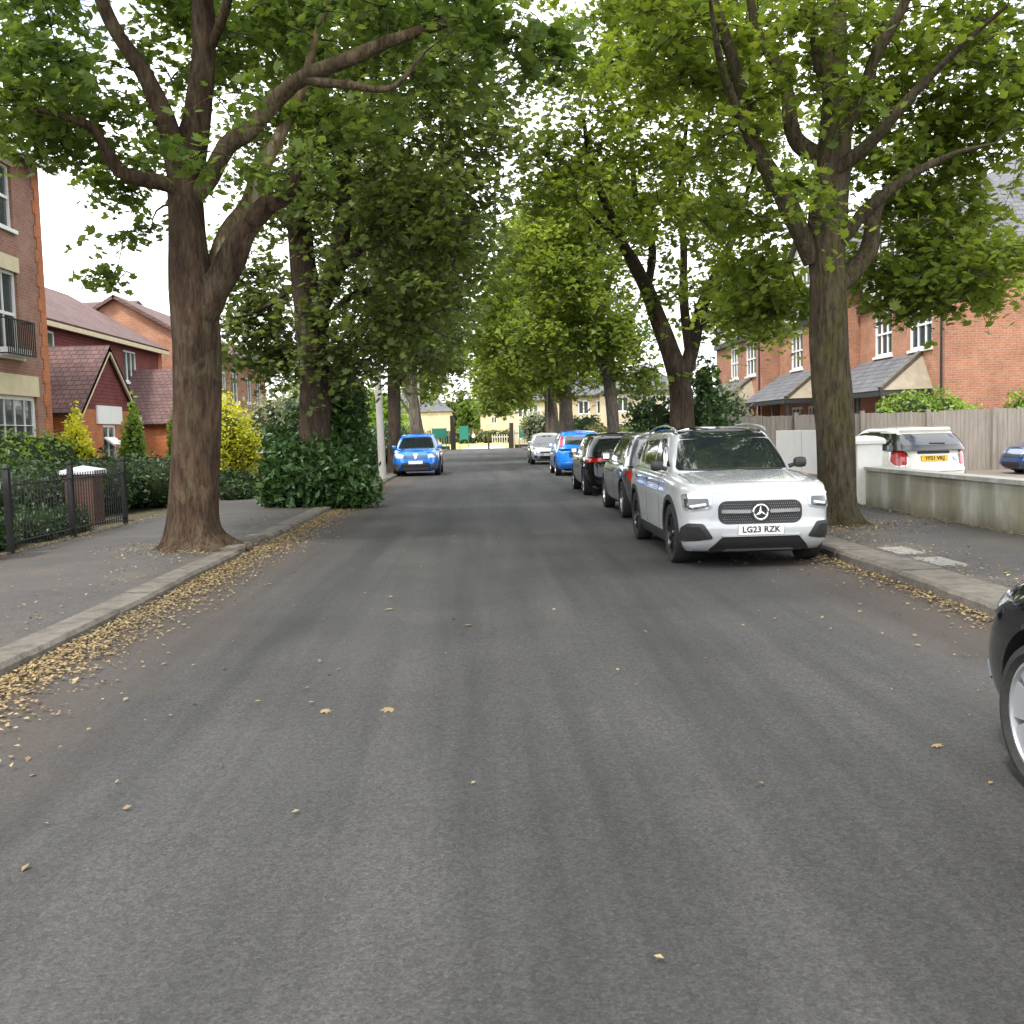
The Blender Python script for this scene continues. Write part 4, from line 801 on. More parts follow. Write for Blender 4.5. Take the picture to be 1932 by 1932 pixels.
# ------------------------------------------------------------------ ground, road, kerbs
def sheet(name,mt,x0,x1,y0,y1,z,kind='structure',label=None):
    m=MB(); m.quad((x0,y0,z),(x1,y0,z),(x1,y1,z),(x0,y1,z)); o=m.build(name,mt); tag(o,label,kind=kind); return o
def box_s(name,mt,x0,x1,y0,y1,z0,z1):
    m=MB(); m.box(x0,x1,y0,y1,z0,z1); return tag(m.build(name,mt),kind='structure')
def build_ground():
    sheet('ground',M_darkgrass,-400,400,-60,700,-.02)
    sheet('road',M_road,-3.25,4.1,-20,101,0)
    rng=random.Random(5)
    box_s('pavement_left',M_pave,-6.35,-3.36,-20,101,-.05,.076)
    box_s('pavement_right',M_pave,4.30,6.55,-20,101,-.05,.100)
    box_s('garden_soil_left',M_soil,-30,-6.35,-20,101,-.05,.075)
    box_s('driveway_left',M_lot,-11,-6.2,24.3,31.2,.0,.09)
    box_s('driveway_right',M_lot,6.55,30,-20,60,-.05,.085)
    for side in (-1,1):
        m=MB(); y=-20.
        while y<101:
            l=.91+rng.uniform(-.08,.06); o=rng.uniform(-.012,.012); z=rng.uniform(-.008,.01); zt=.085 if side<0 else .112
            if side<0:
                o-=.06*math.exp(-((y-13.4)/1.2)**2); x0,x1=-3.42,-3.13+o
                if 13.2<y<14.3: z+=.03
            else: x0,x1=3.90+o+(-.12 if y<9 else 0)*min(1,(9-y)/3 if y<9 else 0),4.32
            a=.012
            vs=[];
            for yy in (y+.006,y+l-.006):
                if side<0: sec=[(x1,-.05),(x1,zt+z-.03),(x1-.03,zt+z),(x0,zt+z+.002),(x0,-.05)]
                else: sec=[(x0,-.05),(x0,zt+z-.03),(x0+.03,zt+z),(x1,zt+z+.002),(x1,-.05)]
                vs+=[(sx,yy,sz) for sx,sz in sec]
            m.add(vs,[(k,(k+1)%5,5+(k+1)%5,5+k) for k in range(5)]+[(4,3,2,1,0),(5,6,7,8,9)]); y+=l
        o=m.build('kerb_left' if side<0 else 'kerb_right',M_kerb); tag(o,kind='structure')
    # park beyond the gate
    sheet('park_lawn',M_grass,-120,140,101.2,262,.0)
    m=MB(); m.add([(-2.0,100.9,.006),(2.6,100.9,.006),(2.2,118,.006),(9,136,.006),(40,150,.006),(40,143,.006),(14,131,.006),(-1,121,.006)],[(0,1,2,7),(2,3,6,7),(3,4,5,6)]); tag(m.build('park_path',M_path),kind='structure')
    # paving slabs let into the right pavement
    for (u,v,s_,lab) in ((1665,1040,.42,'pale paving slab let into the right pavement, the one nearer the trunk'),(1750,1060,.46,'pale paving slab let into the right pavement, the one farther from the trunk')):
        r=ray(u,v); t=(.1-HCAM)/r.z; p=Vector((max(4.58,r.x*t-.10),r.y*t,.1)); mb=MB(); mb.box(p.x-.16,p.x+.14,p.y-.30,p.y+.34,.05,.104); tag(mb.build('paving_slab',M_kerbpale),lab,'paving slab')
M_kerbpale=noisy('pale_slab',(.15,.145,.135),(.24,.235,.225),9,.8,.3)
def litter():
    rng=np.random.default_rng(3); pts=[]
    def band(n,fx,y0,y1,sd,pw=1.6,z=.012):
        y=y0+(y1-y0)*rng.uniform(0,1,n)**pw; x=fx(y)+sd*np.abs(rng.normal(0,1,n)); pts.append(np.stack([x,y,np.full(n,z)+rng.uniform(0,.02,n)],-1))
    band(17000,lambda y:-3.12+0*y,2.2,32,.20,1.3); band(5200,lambda y:-3.10+0*y,2.2,26,.32,1.5,.008); band(130,lambda y:-3.0+0*y,2.,24,1.7,1.3,.006)
    band(5600,lambda y:3.86+0*y,4.6,30,-.13,1.3); band(380,lambda y:3.86+0*y,4.6,26,-.7,1.3,.006)
    band(900,lambda y:4.33+0*y,8,20,.35,1,.106); band(1500,lambda y:6.56+0*y,6,26,-.12,1,.106); band(1300,lambda y:-6.32+0*y,10,24,.14,1,.09)
    band(500,lambda y:-3.5+0*y,3,20,-.45,1,.092)
    for cx,cy,n,s_,z in ((-3.85,13.75,900,.55,.085),(4.9,14.1,1500,.5,.106),(3.4,11.9,250,.5,.008),(3.2,22.6,500,.6,.008),(-3.6,21.4,500,.9,.03)):
        a=rng.uniform(0,6.28,n); r=np.abs(rng.normal(0,1,n))*s_+.3; pts.append(np.stack([cx+r*np.cos(a),cy+r*np.sin(a),np.full(n,z)+rng.uniform(0,.02,n)],-1))
    n=40; pts.append(np.stack([rng.uniform(-3,3.8,n),2+24*rng.uniform(0,1,n)**1.3,np.full(n,.008)],-1))
    n=140; pts.append(np.stack([rng.uniform(-6.2,-3.5,n),rng.uniform(4,20,n),np.full(n,.095)],-1))
    n=40; pts.append(np.stack([rng.uniform(4.4,6.4,n),rng.uniform(7,20,n),np.full(n,.105)],-1))
    P=np.concatenate(pts)
    # keep kerb band consistent with heights
    me=leaf_mesh('litter',P,.032,'quad',rng,.42); tag(link('leaf_litter',me,M_litter),'dry yellow and tan leaves drifted along both gutters and round the trunks','leaves',kind='stuff')
    # a few broad leaves lying on the tarmac
    rng2=np.random.default_rng(8); n=9
    P=np.stack([rng2.uniform(-2.9,3.4,n),2.6+15*rng2.uniform(0,1,n)**1.2,np.full(n,.010)],-1); P2=np.stack([rng2.uniform(-3.0,-2.2,14),rng2.uniform(2.8,9,14),np.full(14,.012)],-1)
    me=leaf_mesh('broad',np.concatenate([P,P2]),.075,'lobed',rng2,.2); tag(link('scattered_leaves',me,M_litter),'broad pale leaves lying singly on the open tarmac','leaves',kind='stuff')
# ------------------------------------------------------------------ walls and windows
def wall(mb,o,u,W,H,holes=(),depth=.12,n=None,mi=0):
    """upright rectangle from o along unit vector u, with window holes (a0,a1,b0,b1) and reveals going inwards (-n)"""
    o=Vector(o);u=Vector(u); n=Vector(n); up=Vector((0,0,1))
    us=sorted({0,W,*[h[0] for h in holes],*[h[1] for h in holes]}); vs=sorted({0,H,*[h[2] for h in holes],*[h[3] for h in holes]})
    for i in range(len(us)-1):
        for j in range(len(vs)-1):
            a=(us[i]+us[i+1])/2; b=(vs[j]+vs[j+1])/2
            if any(h[0]<a<h[1] and h[2]<b<h[3] for h in holes): continue
            mb.quad(o+u*us[i]+up*vs[j],o+u*us[i+1]+up*vs[j],o+u*us[i+1]+up*vs[j+1],o+u*us[i]+up*vs[j+1],mi)
    for a0,a1,b0,b1 in holes:
        c=[o+u*a0+up*b0,o+u*a1+up*b0,o+u*a1+up*b1,o+u*a0+up*b1]
        for k in range(4): mb.quad(c[k],c[(k+1)%4],c[(k+1)%4]-n*depth,c[k]-n*depth,mi)
def obox(mb,o,u,n,a0,a1,b0,b1,c0,c1,mi=0):   # box in wall coordinates: along u, up, outwards n
    o=Vector(o);u=Vector(u);n=Vector(n);up=Vector((0,0,1))
    vs=[o+u*a+up*b+n*c for c in (c0,c1) for b in (b0,b1) for a in (a0,a1)]
    mb.add(vs,[(0,2,3,1),(4,5,7,6),(0,1,5,4),(2,6,7,3),(0,4,6,2),(1,3,7,5)],mi)
def window(par,o,u,n,h,cols=2,rows=2,frame=.06,sill=True,depth=.12,bar=.03,fm=None,pm=None,head=None,sash=False):
    a0,a1,b0,b1=h; fm=fm or M_white; m=MB(); c0,c1=-depth+.01,-depth+.06
    F=lambda *q:obox(m,o,u,n,*q)
    F(a0,a0+frame,b0,b1,c0,c1);F(a1-frame,a1,b0,b1,c0,c1);F(a0+frame,a1-frame,b0,b0+frame,c0,c1);F(a0+frame,a1-frame,b1-frame,b1,c0,c1)
    for k in range(1,cols): x=a0+(a1-a0)*k/cols; F(x-bar/2,x+bar/2,b0+frame,b1-frame,c0,c1-.012)
    for k in range(1,rows):
        z=b0+(b1-b0)*k/rows; q=bar*(2 if sash else 1); F(a0+frame,a1-frame,z-q/2,z+q/2,c0,c1-.006)
    fo=m.build('window',fm,par)
    p=MB(); obox(p,o,u,n,a0+.01,a1-.01,b0+.01,b1-.01,-depth-.01,-depth+.012); p.build('pane',pm or M_pane,fo)
    if sill: s_=MB(); obox(s_,o,u,n,a0-.08,a1+.08,b0-.09,b0-.002,-.02,.07); s_.build('sill',M_render if sill=='r' else M_white,fo)
    if head: s_=MB(); obox(s_,o,u,n,a0-.12,a1+.12,b1+.002,b1+head,-.02,.02); s_.build('lintel',M_cream,fo)
    return fo
def slab(mb,p,th=.12,mi=0):    # thick sloped quad; th downwards
    p=[Vector(q) for q in p]; n=(p[1]-p[0]).cross(p[2]-p[0]).normalized(); n=n if n.z>0 else -n; b=[q-n*th for q in p]; k=len(p)
    top=list(range(k)); mb.add(p+b,[tuple(top),tuple(range(k,2*k))[::-1]]+[(i,(i+1)%k,k+(i+1)%k,k+i) for i in range(k)],mi)
def build_left_houses():
    up=(0,0,1)
    # tall red brick house
    X=-11.0; Y0,Y1=16.0,26.75; r=empty('brick_house',(X-4,(Y0+Y1)/2,.07),0,'tall three storey red brick house with sash windows and stone lintels at the left edge','house')
    ox=Vector((X-4,(Y0+Y1)/2,.07)); o=Vector((X,Y0,.07))-ox; u=Vector((0,1,0)); n=Vector((1,0,0)); W=Y1-Y0; H=8.45
    hs=[]
    for yc in (8.62,4.9,1.9):
        hs+=[(yc-.62,yc+.62,6.55,8.05),(yc-.62,yc+.62,3.55,5.55)]
    big=[(7.3,9.95,.5,2.62),(2.0,4.6,.5,2.62)]
    m=MB(); wall(m,o,u,W,H,hs+big,.14,n); wall(m,o+Vector((-8,0,0)),(1,0,0),8,H,(),.1,(0,-1,0)); wall(m,o+Vector((0,W,0)),(-1,0,0),8,H,(),.1,(0,1,0)); wall(m,o+Vector((-8,W,0)),(0,-1,0),W,H,(),.1,(-1,0,0)); m.build('wall',M_brickL,r)
    for h in hs: window(r,o,u,n,h,2,2,.07,True,.13,.035,head=.36,sash=True)
    for h in big: window(r,o,u,n,h,5,3,.10,False,.13,.018,head=.50)
    m=MB()
    for k in range(28):
        z=k*.30; obox(m,o,u,n,W-(.30 if k%2 else .42),W+.02,z,z+.297,-.01,.02)
    m.build('corner_quoins',M_orange,r)
    for h in hs[0::2][:0]+[hs[1]]:
        m=MB(); a0,a1=h[0]-.1,h[1]+.1
        for k in range(15):
            a=a0+(a1-a0)*k/14; p=o+u*a+n*.30
            m.bar(p+Vector((0,0,3.55)),p+Vector((0,0,4.35)),.022)
        for z in (3.55,4.35): m.bar(o+u*a0+n*.30+Vector((0,0,z)),o+u*a1+n*.30+Vector((0,0,z)),.035)
        for a in (a0,a1):
            for z in (3.55,4.35): m.bar(o+u*a+Vector((0,0,z)),o+u*a+n*.30+Vector((0,0,z)),.03)
        m.build('balcony_rail',M_black,r)
        m=MB(); obox(m,o,u,n,h[0],h[1],3.52,3.70,.06,.26); m.build('window_box',M_white,r)
    m=MB(); a=o+Vector((.45,-.3,H)); b=o+Vector((.45,W+.3,H)); c=o+Vector((-4,W+.3,H+3)); d=o+Vector((-4,-.3,H+3)); slab(m,[a,b,c,d],.18)
    e=o+Vector((-8.4,-.3,H)); f=o+Vector((-8.4,W+.3,H)); slab(m,[c+Vector((0,0,.0)),f,e,d],.18); m.build('roof',M_roofy,r)
    m=MB(); obox(m,o,u,n,-.25,W+.25,H-.2,H-.02,.30,.44); m.build('gutter',M_white,r)
    m=MB(); g=[o+Vector((-8,0,H)),o+Vector((0,0,H)),o+Vector((-4,0,H+2.75))]; m.add(g,[(0,1,2)]); m.build('gable',M_brickL,r); m=MB(); g=[q+Vector((0,W,0)) for q in g]; m.add(g,[(2,1,0)]); m.build('gable',M_brickL,r)
    # low house with hung tiles and projecting gables
    X=-14.0; Y0,Y1=27.3,46; base=Vector((X-4,(Y0+Y1)/2,.07)); r=empty('tiled_house',base,0,'long low house hung with dark red tiles, brown tiled roof and gabled front wings','house')
    o=Vector((X,Y0,.07))-base; W=Y1-Y0; H=5.5
    hs=[(5.7,7.4,4.25,5.15),(13.9,15.4,3.85,5.1)]
    m=MB(); wall(m,o+Vector((0,0,2.5)),u,W,H-2.5,[(a,b,c-2.5,d-2.5) for a,b,c,d in hs],.1,n); m.build('hung_tile_wall',M_tileh,r)
    m=MB(); wall(m,o,u,W,2.5,(),.1,n); wall(m,o+Vector((-8,0,0)),(1,0,0),8,H,(),.1,(0,-1,0)); wall(m,o+Vector((0,W,0)),(-1,0,0),8,H,(),.1,(0,1,0)); obox(m,o,u,n,W-.5,W+.01,2.4,H,-.01,.03)
    g=[o+Vector((-8,0,H)),o+Vector((0,0,H)),o+Vector((-4,0,H+2.4))]; m.add(g,[(0,1,2)]); m.add([q+Vector((0,W,0)) for q in g],[(2,1,0)]); m.build('wall',M_orange,r)
    for h in hs: window(r,o,u,n,h,3,1,.07,True,.09,.05)
    m=MB(); slab(m,[o+Vector((.3,-.2,H-.03)),o+Vector((.3,W+.3,H-.03)),o+Vector((-4,W+.3,H+2.5)),o+Vector((-4,-.2,H+2.5))],.15); slab(m,[o+Vector((-4,-.2,H+2.5)),o+Vector((-4,W+.3,H+2.5)),o+Vector((-8.5,W+.3,H-.1)),o+Vector((-8.5,-.2,H-.1))],.15); m.build('roof',M_roofy,r)
    m=MB(); obox(m,o,u,n,-.2,W+.3,H-.26,H-.10,.20,.30); m.build('gutter',M_cream,r)
    for yc,hw_w,zr,ze,xo in ((32.1-Y0,2.35,4.35,2.45,2.55),(42.6-Y0,3.3,4.3,2.2,2.55)):
        m=MB(); c0=o+u*yc+n*xo; wall(m,c0-u*hw_w,u,2*hw_w,ze,[(hw_w-.55,hw_w+.55,.6,2.0)],.1,n)
        wall(m,c0-u*hw_w-n*xo,n,xo-.0,ze,(),.1,(0,-1,0)); wall(m,c0+u*hw_w,-n,xo,ze,(),.1,(0,1,0)); m.build('wing_wall',M_orange,r)
        window(r,c0-u*hw_w,u,n,(hw_w-.55,hw_w+.55,.6,2.0),2,1,.08,True,.09,.06)
        m=MB(); obox(m,c0,u,n,-1.05,1.05,2.02,ze+.12,-.02,.05); m.build('white_panel',M_white,r)
        if yc<8:
            m=MB(); q=c0+Vector((0,0,1.62)); a_=[q-u*.45+n*.0,q+u*.45+n*.0,q+u*.45+n*.28-Vector((0,0,.22)),q-u*.45+n*.28-Vector((0,0,.22))]
            slab(m,a_,.05); m.build('open_window_light',M_white,r)
        m=MB(); m.add([c0-u*(hw_w-.02)+Vector((0,0,ze)),c0+u*(hw_w-.02)+Vector((0,0,ze)),c0+Vector((0,0,zr))],[(0,1,2)]); m.build('wing_gable',M_tileh,r)
        m=MB(); sl=(zr-ze)/hw_w; ex=.25
        for sg in (-1,1):
            slab(m,[c0+n*.15+u*sg*(hw_w+ex)+Vector((0,0,ze-sl*ex+.08)),c0+n*.15+Vector((0,0,zr+.08)),c0-n*(xo+1.0)+Vector((0,0,zr+.08)),c0-n*(xo+.0)+u*sg*(hw_w+ex)+Vector((0,0,ze-sl*ex+.08))],.12)
        m.build('wing_roof',M_roofx,r)
        m=MB()
        for sg in (-1,1):
            a=c0+n*.12+u*sg*(hw_w+ex)+Vector((0,0,ze-sl*ex-.06)); b=c0+n*.12+Vector((0,0,zr-.06)); m.bar(a,b,.06,.16)
        m.build('bargeboard',M_cream if yc<8 else M_fascia,r)
    # brick house with white bargeboards behind
    X=-18; base=Vector((X-5,58,.07)); r=empty('brick_house',base,0,'orange brick house whose white bargeboard peeps above the brown tiled roof','house')
    o=Vector((X,52,.07))-base; m=MB(); prof=[(0,0),(13,0),(13,6.2),(2.6,8.4),(0,7.4)]
    f_=[o+u*a+Vector((0,0,b)) for a,b in prof]; bk=[q-n*9 for q in f_]; m.add(f_+bk,[tuple(range(5)),tuple(range(5,10))[::-1]]+[(i,(i+1)%5,5+(i+1)%5,5+i) for i in range(5)]); m.build('wall',M_brickR,r)
    m=MB(); P=[o+u*a+n*.45+Vector((0,0,b)) for a,b in ((-.6,7.35),(2.6,8.5),(13.5,6.2))]
    for i in (0,1): m.bar(P[i]-Vector((0,0,.12)),P[i+1]-Vector((0,0,.12)),.34,.34)
    m.build('bargeboard',M_white,r)
    m=MB()
    for i in (0,1): slab(m,[P[i]+Vector((-.05,0,.3)),P[i+1]+Vector((-.05,0,.3)),P[i+1]+Vector((-9.4,0,.2)),P[i]+Vector((-9.4,0,.2))],.1)
    m.build('roof',M_roofx,r)
    # orange brick house seen past the near trunk
    X=-12.6; base=Vector((X-4,54,.07)); r=empty('brick_house',base,0,'orange brick house with white upstairs windows seen between the near trunk and the dark tree','house')
    Y0=48.2; W=13.; H=5.6; o=Vector((X,Y0,.07))-base; hs=[(1.0,1.9,3.4,4.8),(2.7,3.6,3.4,4.8),(4.6,6.0,3.3,4.9),(8,9.2,3.4,4.8),(10.4,11.6,3.4,4.8),(1.0,2.4,.7,2.1),(5,7,.7,2.1)]
    m=MB(); wall(m,o,u,W,H,hs,.1,n); wall(m,o-n*8,n,8,H,(),.1,(0,-1,0)); m.build('wall',M_brickR,r)
    for h in hs: window(r,o,u,n,h,2,1,.09,True,.09,.07)
    m=MB(); slab(m,[o+Vector((.4,-.3,H)),o+Vector((.4,W+.3,H)),o+Vector((-4,W+.3,H+2.6)),o+Vector((-4,-.3,H+2.6))],.15); slab(m,[o+Vector((-4,-.3,H+2.6)),o+Vector((-4,W+.3,H+2.6)),o+Vector((-8.4,W+.3,H)),o+Vector((-8.4,-.3,H))],.15); m.build('roof',M_roofy,r)
    g=[o+Vector((-8,0,H)),o+Vector((0,0,H)),o+Vector((-4,0,H+2.45))]; m=MB(); m.add(g,[(0,1,2)]); m.build('gable',M_brickR,r)
def terrace(X,Y0,W,label,side_w=11.,grp='slate roofed terrace on the right'):
    base=Vector((X+4,Y0+W/2,.085)); r=empty('terrace_house',base,0,label,'house',grp); u=Vector((0,1,0)); n=Vector((-1,0,0)); o=Vector((X,Y0,.085))-base
    m=MB(); hs=[(1.0,2.75,3.85,5.45),(4.25,5.85,3.85,5.45),(2.4,3.6,.25,2.2),(4.3,5.9,.9,2.2)]
    wall(m,o,u,W,5.72,hs,.1,n); m.build('front_wall',M_brickR,r)
    m=MB(); wall(m,o+Vector((0,0,0)),(1,0,0),side_w,6.95,(),.1,(0,-1,0)); m.build('side_wall',M_brickR2,r); m=MB(); wall(m,o+Vector((0,W,0)),(1,0,0),side_w,6.95,(),.1,(0,1,0)); m.build('side_wall',M_brickR2,r)
    m=MB(); 
    for k in range(23):
        for s0 in (0,):
            obox(m,o,u,n,-.004,(.34 if k%2 else .24),k*.30,k*.30+.298,-.01,.012)
    m.build('corner_quoins',M_brickR,r)
    for i,h in enumerate(hs): window(r,o,u,n,h,3,(2 if i<2 else 1),.09,i<2,.09,.07,head=.20 if i<2 else None)
    # white gabled upper storey
    m=MB(); g0,g1=.5,W-.3; gc=(g0+g1)/2; z0=5.86; ze=7.4; za=9.6; off=n*.06
    hh=[(gc-.75,gc+.75,.55,2.0)]; wall(m,o+u*g0+off+Vector((0,0,z0)),u,g1-g0,ze-z0,[(gc-g0-.75,gc-g0+.75,.5,ze-z0)],.1,n)
    T=lambda a,z:o+u*a+off+Vector((0,0,z))
    m.add([T(g0,ze),T(gc-.75,ze),T(gc-.75,8.1),T(gc+.75,8.1),T(gc+.75,ze),T(g1,ze),T(gc,za)],[(0,1,2),(3,4,5),(0,2,6),(2,3,6),(3,5,6)]); m.build('gable_render',M_render,r)
    window(r,o+off+Vector((0,0,0)),u,n,(gc-.75,gc+.75,z0+.5,8.1),3,2,.08,True,.09,.06)
    m=MB(); m.box(*[0]*6) if False else None
    obox(m,o,u,n,-.05,W+.05,5.60,5.86,.0,.14); 
    for a in (g0,gc-1.3,gc+1.3,g1-.12): obox(m,o+off,u,n,a,a+.12,5.86,ze-.02+ (0 if a in (g0,) or a>gc+1.5 else .9),.0,.03)
    for a,b in ((T(g0-.3,ze-.25)+n*.05,T(gc,za+.1)+n*.05),(T(g1+.3,ze-.25)+n*.05,T(gc,za+.1)+n*.05)): m.bar(a,b,.08,.2)
    obox(m,o,u,n,-.35,g0-.31,6.78,6.96,.1,.3); m.build('black_trim',M_fascia,r)
    m=MB(); slab(m,[T(g0-.45,ze-.3)+n*.25,T(gc,za+.15)+n*.25,T(gc,za+.15)-n*5.,T(g0-.45,ze-.3)-n*1.5],.1); slab(m,[T(g1+.45,ze-.3)+n*.25,T(gc,za+.15)+n*.25,T(gc,za+.15)-n*5.,T(g1+.45,ze-.3)-n*1.5],.1); m.build('gable_roof',M_slatex,r)
    S=side_w; A=o+Vector((-.35,-.35,6.95)); Bq=o+Vector((S+.35,-.35,6.95)); R0=o+Vector((S/2,3.4,11.2)); R1=o+Vector((S/2,W+.0,11.2)); C_=o+Vector((S+.35,W,6.95)); D=o+Vector((-.35,W,6.95))
    m=MB(); slab(m,[A,Bq,R0],.12); m.build('hip_roof',M_slatex,r)
    m=MB(); slab(m,[A,R0,R1,D],.12); slab(m,[Bq,C_,R1,R0],.12); m.build('main_roof',M_slatey,r)
    m=MB(); m.bar(A-Vector((0,0,.18)),Bq-Vector((0,0,.18)),.12,.14); m.build('gutter',M_fascia,r)
    m=MB(); q=o+u*.18+n*.07; m.bar(q+Vector((0,0,0)),q+Vector((0,0,5.6)),.07,n=8); m.build('downpipe',M_fascia,r)
    # lean-to porch roof
    p0,p1=.9,W+.1; top=3.72; bot=2.48; ex=1.75
    m=MB(); a=o+u*(p0+.9)+Vector((0,0,top)); b=o+u*p1+Vector((0,0,top)); c=o+u*p1+n*ex+Vector((0,0,bot)); d=o+u*p0+n*ex+Vector((0,0,bot)); e_=o+u*p0+Vector((0,0,bot)); slab(m,[a,b,c,d],.08); m.build('porch_roof',M_slatey,r)
    m=MB(); slab(m,[a,d,e_+Vector((0,0,.02))],.06); m.build('porch_hip',M_dullcream,r)
    m=MB(); m.bar(a+Vector((0,0,.05)),d+Vector((0,0,.05)),.16,.1); m.build('porch_ridge',M_kerb,r)
    m=MB(); m.bar(d-Vector((0,0,.12)),c-Vector((0,0,.12)),.10,.14); m.bar(d-Vector((0,0,.12)),e_-Vector((0,0,.12)),.1,.14)
    for a_ in (p0+.1,p0+2.2,p0+4.3): q=o+u*a_+n*(ex-.12); m.bar(q+Vector((0,0,0)),q+Vector((0,0,bot-.1)),.10)
    m.build('porch_frame',M_fascia,r)
    return r
def build_right():
    terrace(14.75,32.2,7.3,'brick terrace house with blank brick side wall and lean-to slate porch, nearest on the right')
    terrace(13.9,39.7,7.6,'brick terrace house second from the blank side wall, standing slightly forward')
    terrace(13.1,47.5,9.0,'brick terrace house at the far left end of the slate roofed terrace')
    # fence
    base=Vector((10.5,29,.08)); r=empty('wooden_fence',base,0,'tall weathered close-board wooden fence behind the parked cars on the right','fence')
    rng=random.Random(2); m=MB(); x=6.9
    while x<24.5:
        h=1.70+rng.uniform(-.015,.015)+(.04 if x>13 else 0); yy=29+rng.uniform(-.006,.006); m.box(x-base.x,x+.118-base.x,yy-base.y-.012,yy-base.y+.012,.0,h); x+=.124
    m.build('boards',M_wood,r)
    for k in range(10):
        m=MB(); xx=7+k*1.9-base.x; m.box(xx,xx+.11,-.13,-.02,0,1.78); m.build('post',M_wood,r)
    m=MB(); m.box(6.9-base.x,24.5-base.x,.02,.07,.3,.4); m.box(6.9-base.x,24.5-base.x,.02,.07,1.3,1.4); m.build('rail',M_wood,r)
    # low rendered garden wall with coping
    base=Vector((6.75,9,.09)); r=empty('garden_wall',base,0,'low rendered garden wall stained green, running out of the right edge','wall')
    m=MB(); m.box(-.10,.12,-9,8.55,-.1,.60); m.build('wall',M_moss,r); m=MB(); m.box(-.14,.16,-9,8.55,.602,.66); m.build('coping',M_coping,r)
    base=Vector((6.75,17.85,.09)); r=empty('gate_pillar',base,0,'squat white rendered gate pillar with a rounded cap between trunk and ivory car','pillar')
    m=MB(); m.box(-.22,.22,-.22,.22,-.1,1.04); m.build('shaft',M_render,r)
    m=MB(); 
    prof=[(.25,1.042),(.27,1.06),(.27,1.11),(.24,1.15),(.14,1.185),(.001,1.20)]
    vs=[];nn=4
    for rr,z in prof:
        for k in range(4): a=math.pi/4+math.pi/2*k; vs.append((rr*1.414*math.cos(a),rr*1.414*math.sin(a),z))
    m.add(vs,[(i*4+k,i*4+(k+1)%4,i*4+4+(k+1)%4,i*4+4+k) for i in range(5) for k in range(4)]+[(3,2,1,0)]); m.build('cap',M_render,r)
    base=Vector((6.8,21.3,.09)); r=empty('garden_wall',base,0,'smooth white rendered wall standing between the white SUV and the big right trunk','wall')
    m=MB(); m.box(-.08,.10,-1.9,1.9,.42,1.30); m.build('wall',M_white,r); m=MB(); m.box(-.10,.12,-1.9,1.9,-.1,.418); m.build('plinth',M_moss,r)
    m=MB(); m.box(-.095,-.082,-.02,.02,.43,1.29); m.build('joint',M_capst,r)
def fence_railing(y0,y1,X,label):
    base=Vector((X,(y0+y1)/2,.08)); r=empty('iron_railing',base,0,label,'railing'); L_=(y1-y0)/2; m=MB(); k=-L_
    while k<L_: m.bar((0,k,.06),(0,k,.98),.017,n=6); k+=.105
    m.build('bars',M_black,r)
    m=MB(); m.bar((0,-L_,.13),(0,L_,.13),.035,.012); m.bar((0,-L_,.90),(0,L_,.90),.035,.012); m.build('rail',M_black,r)
    return r
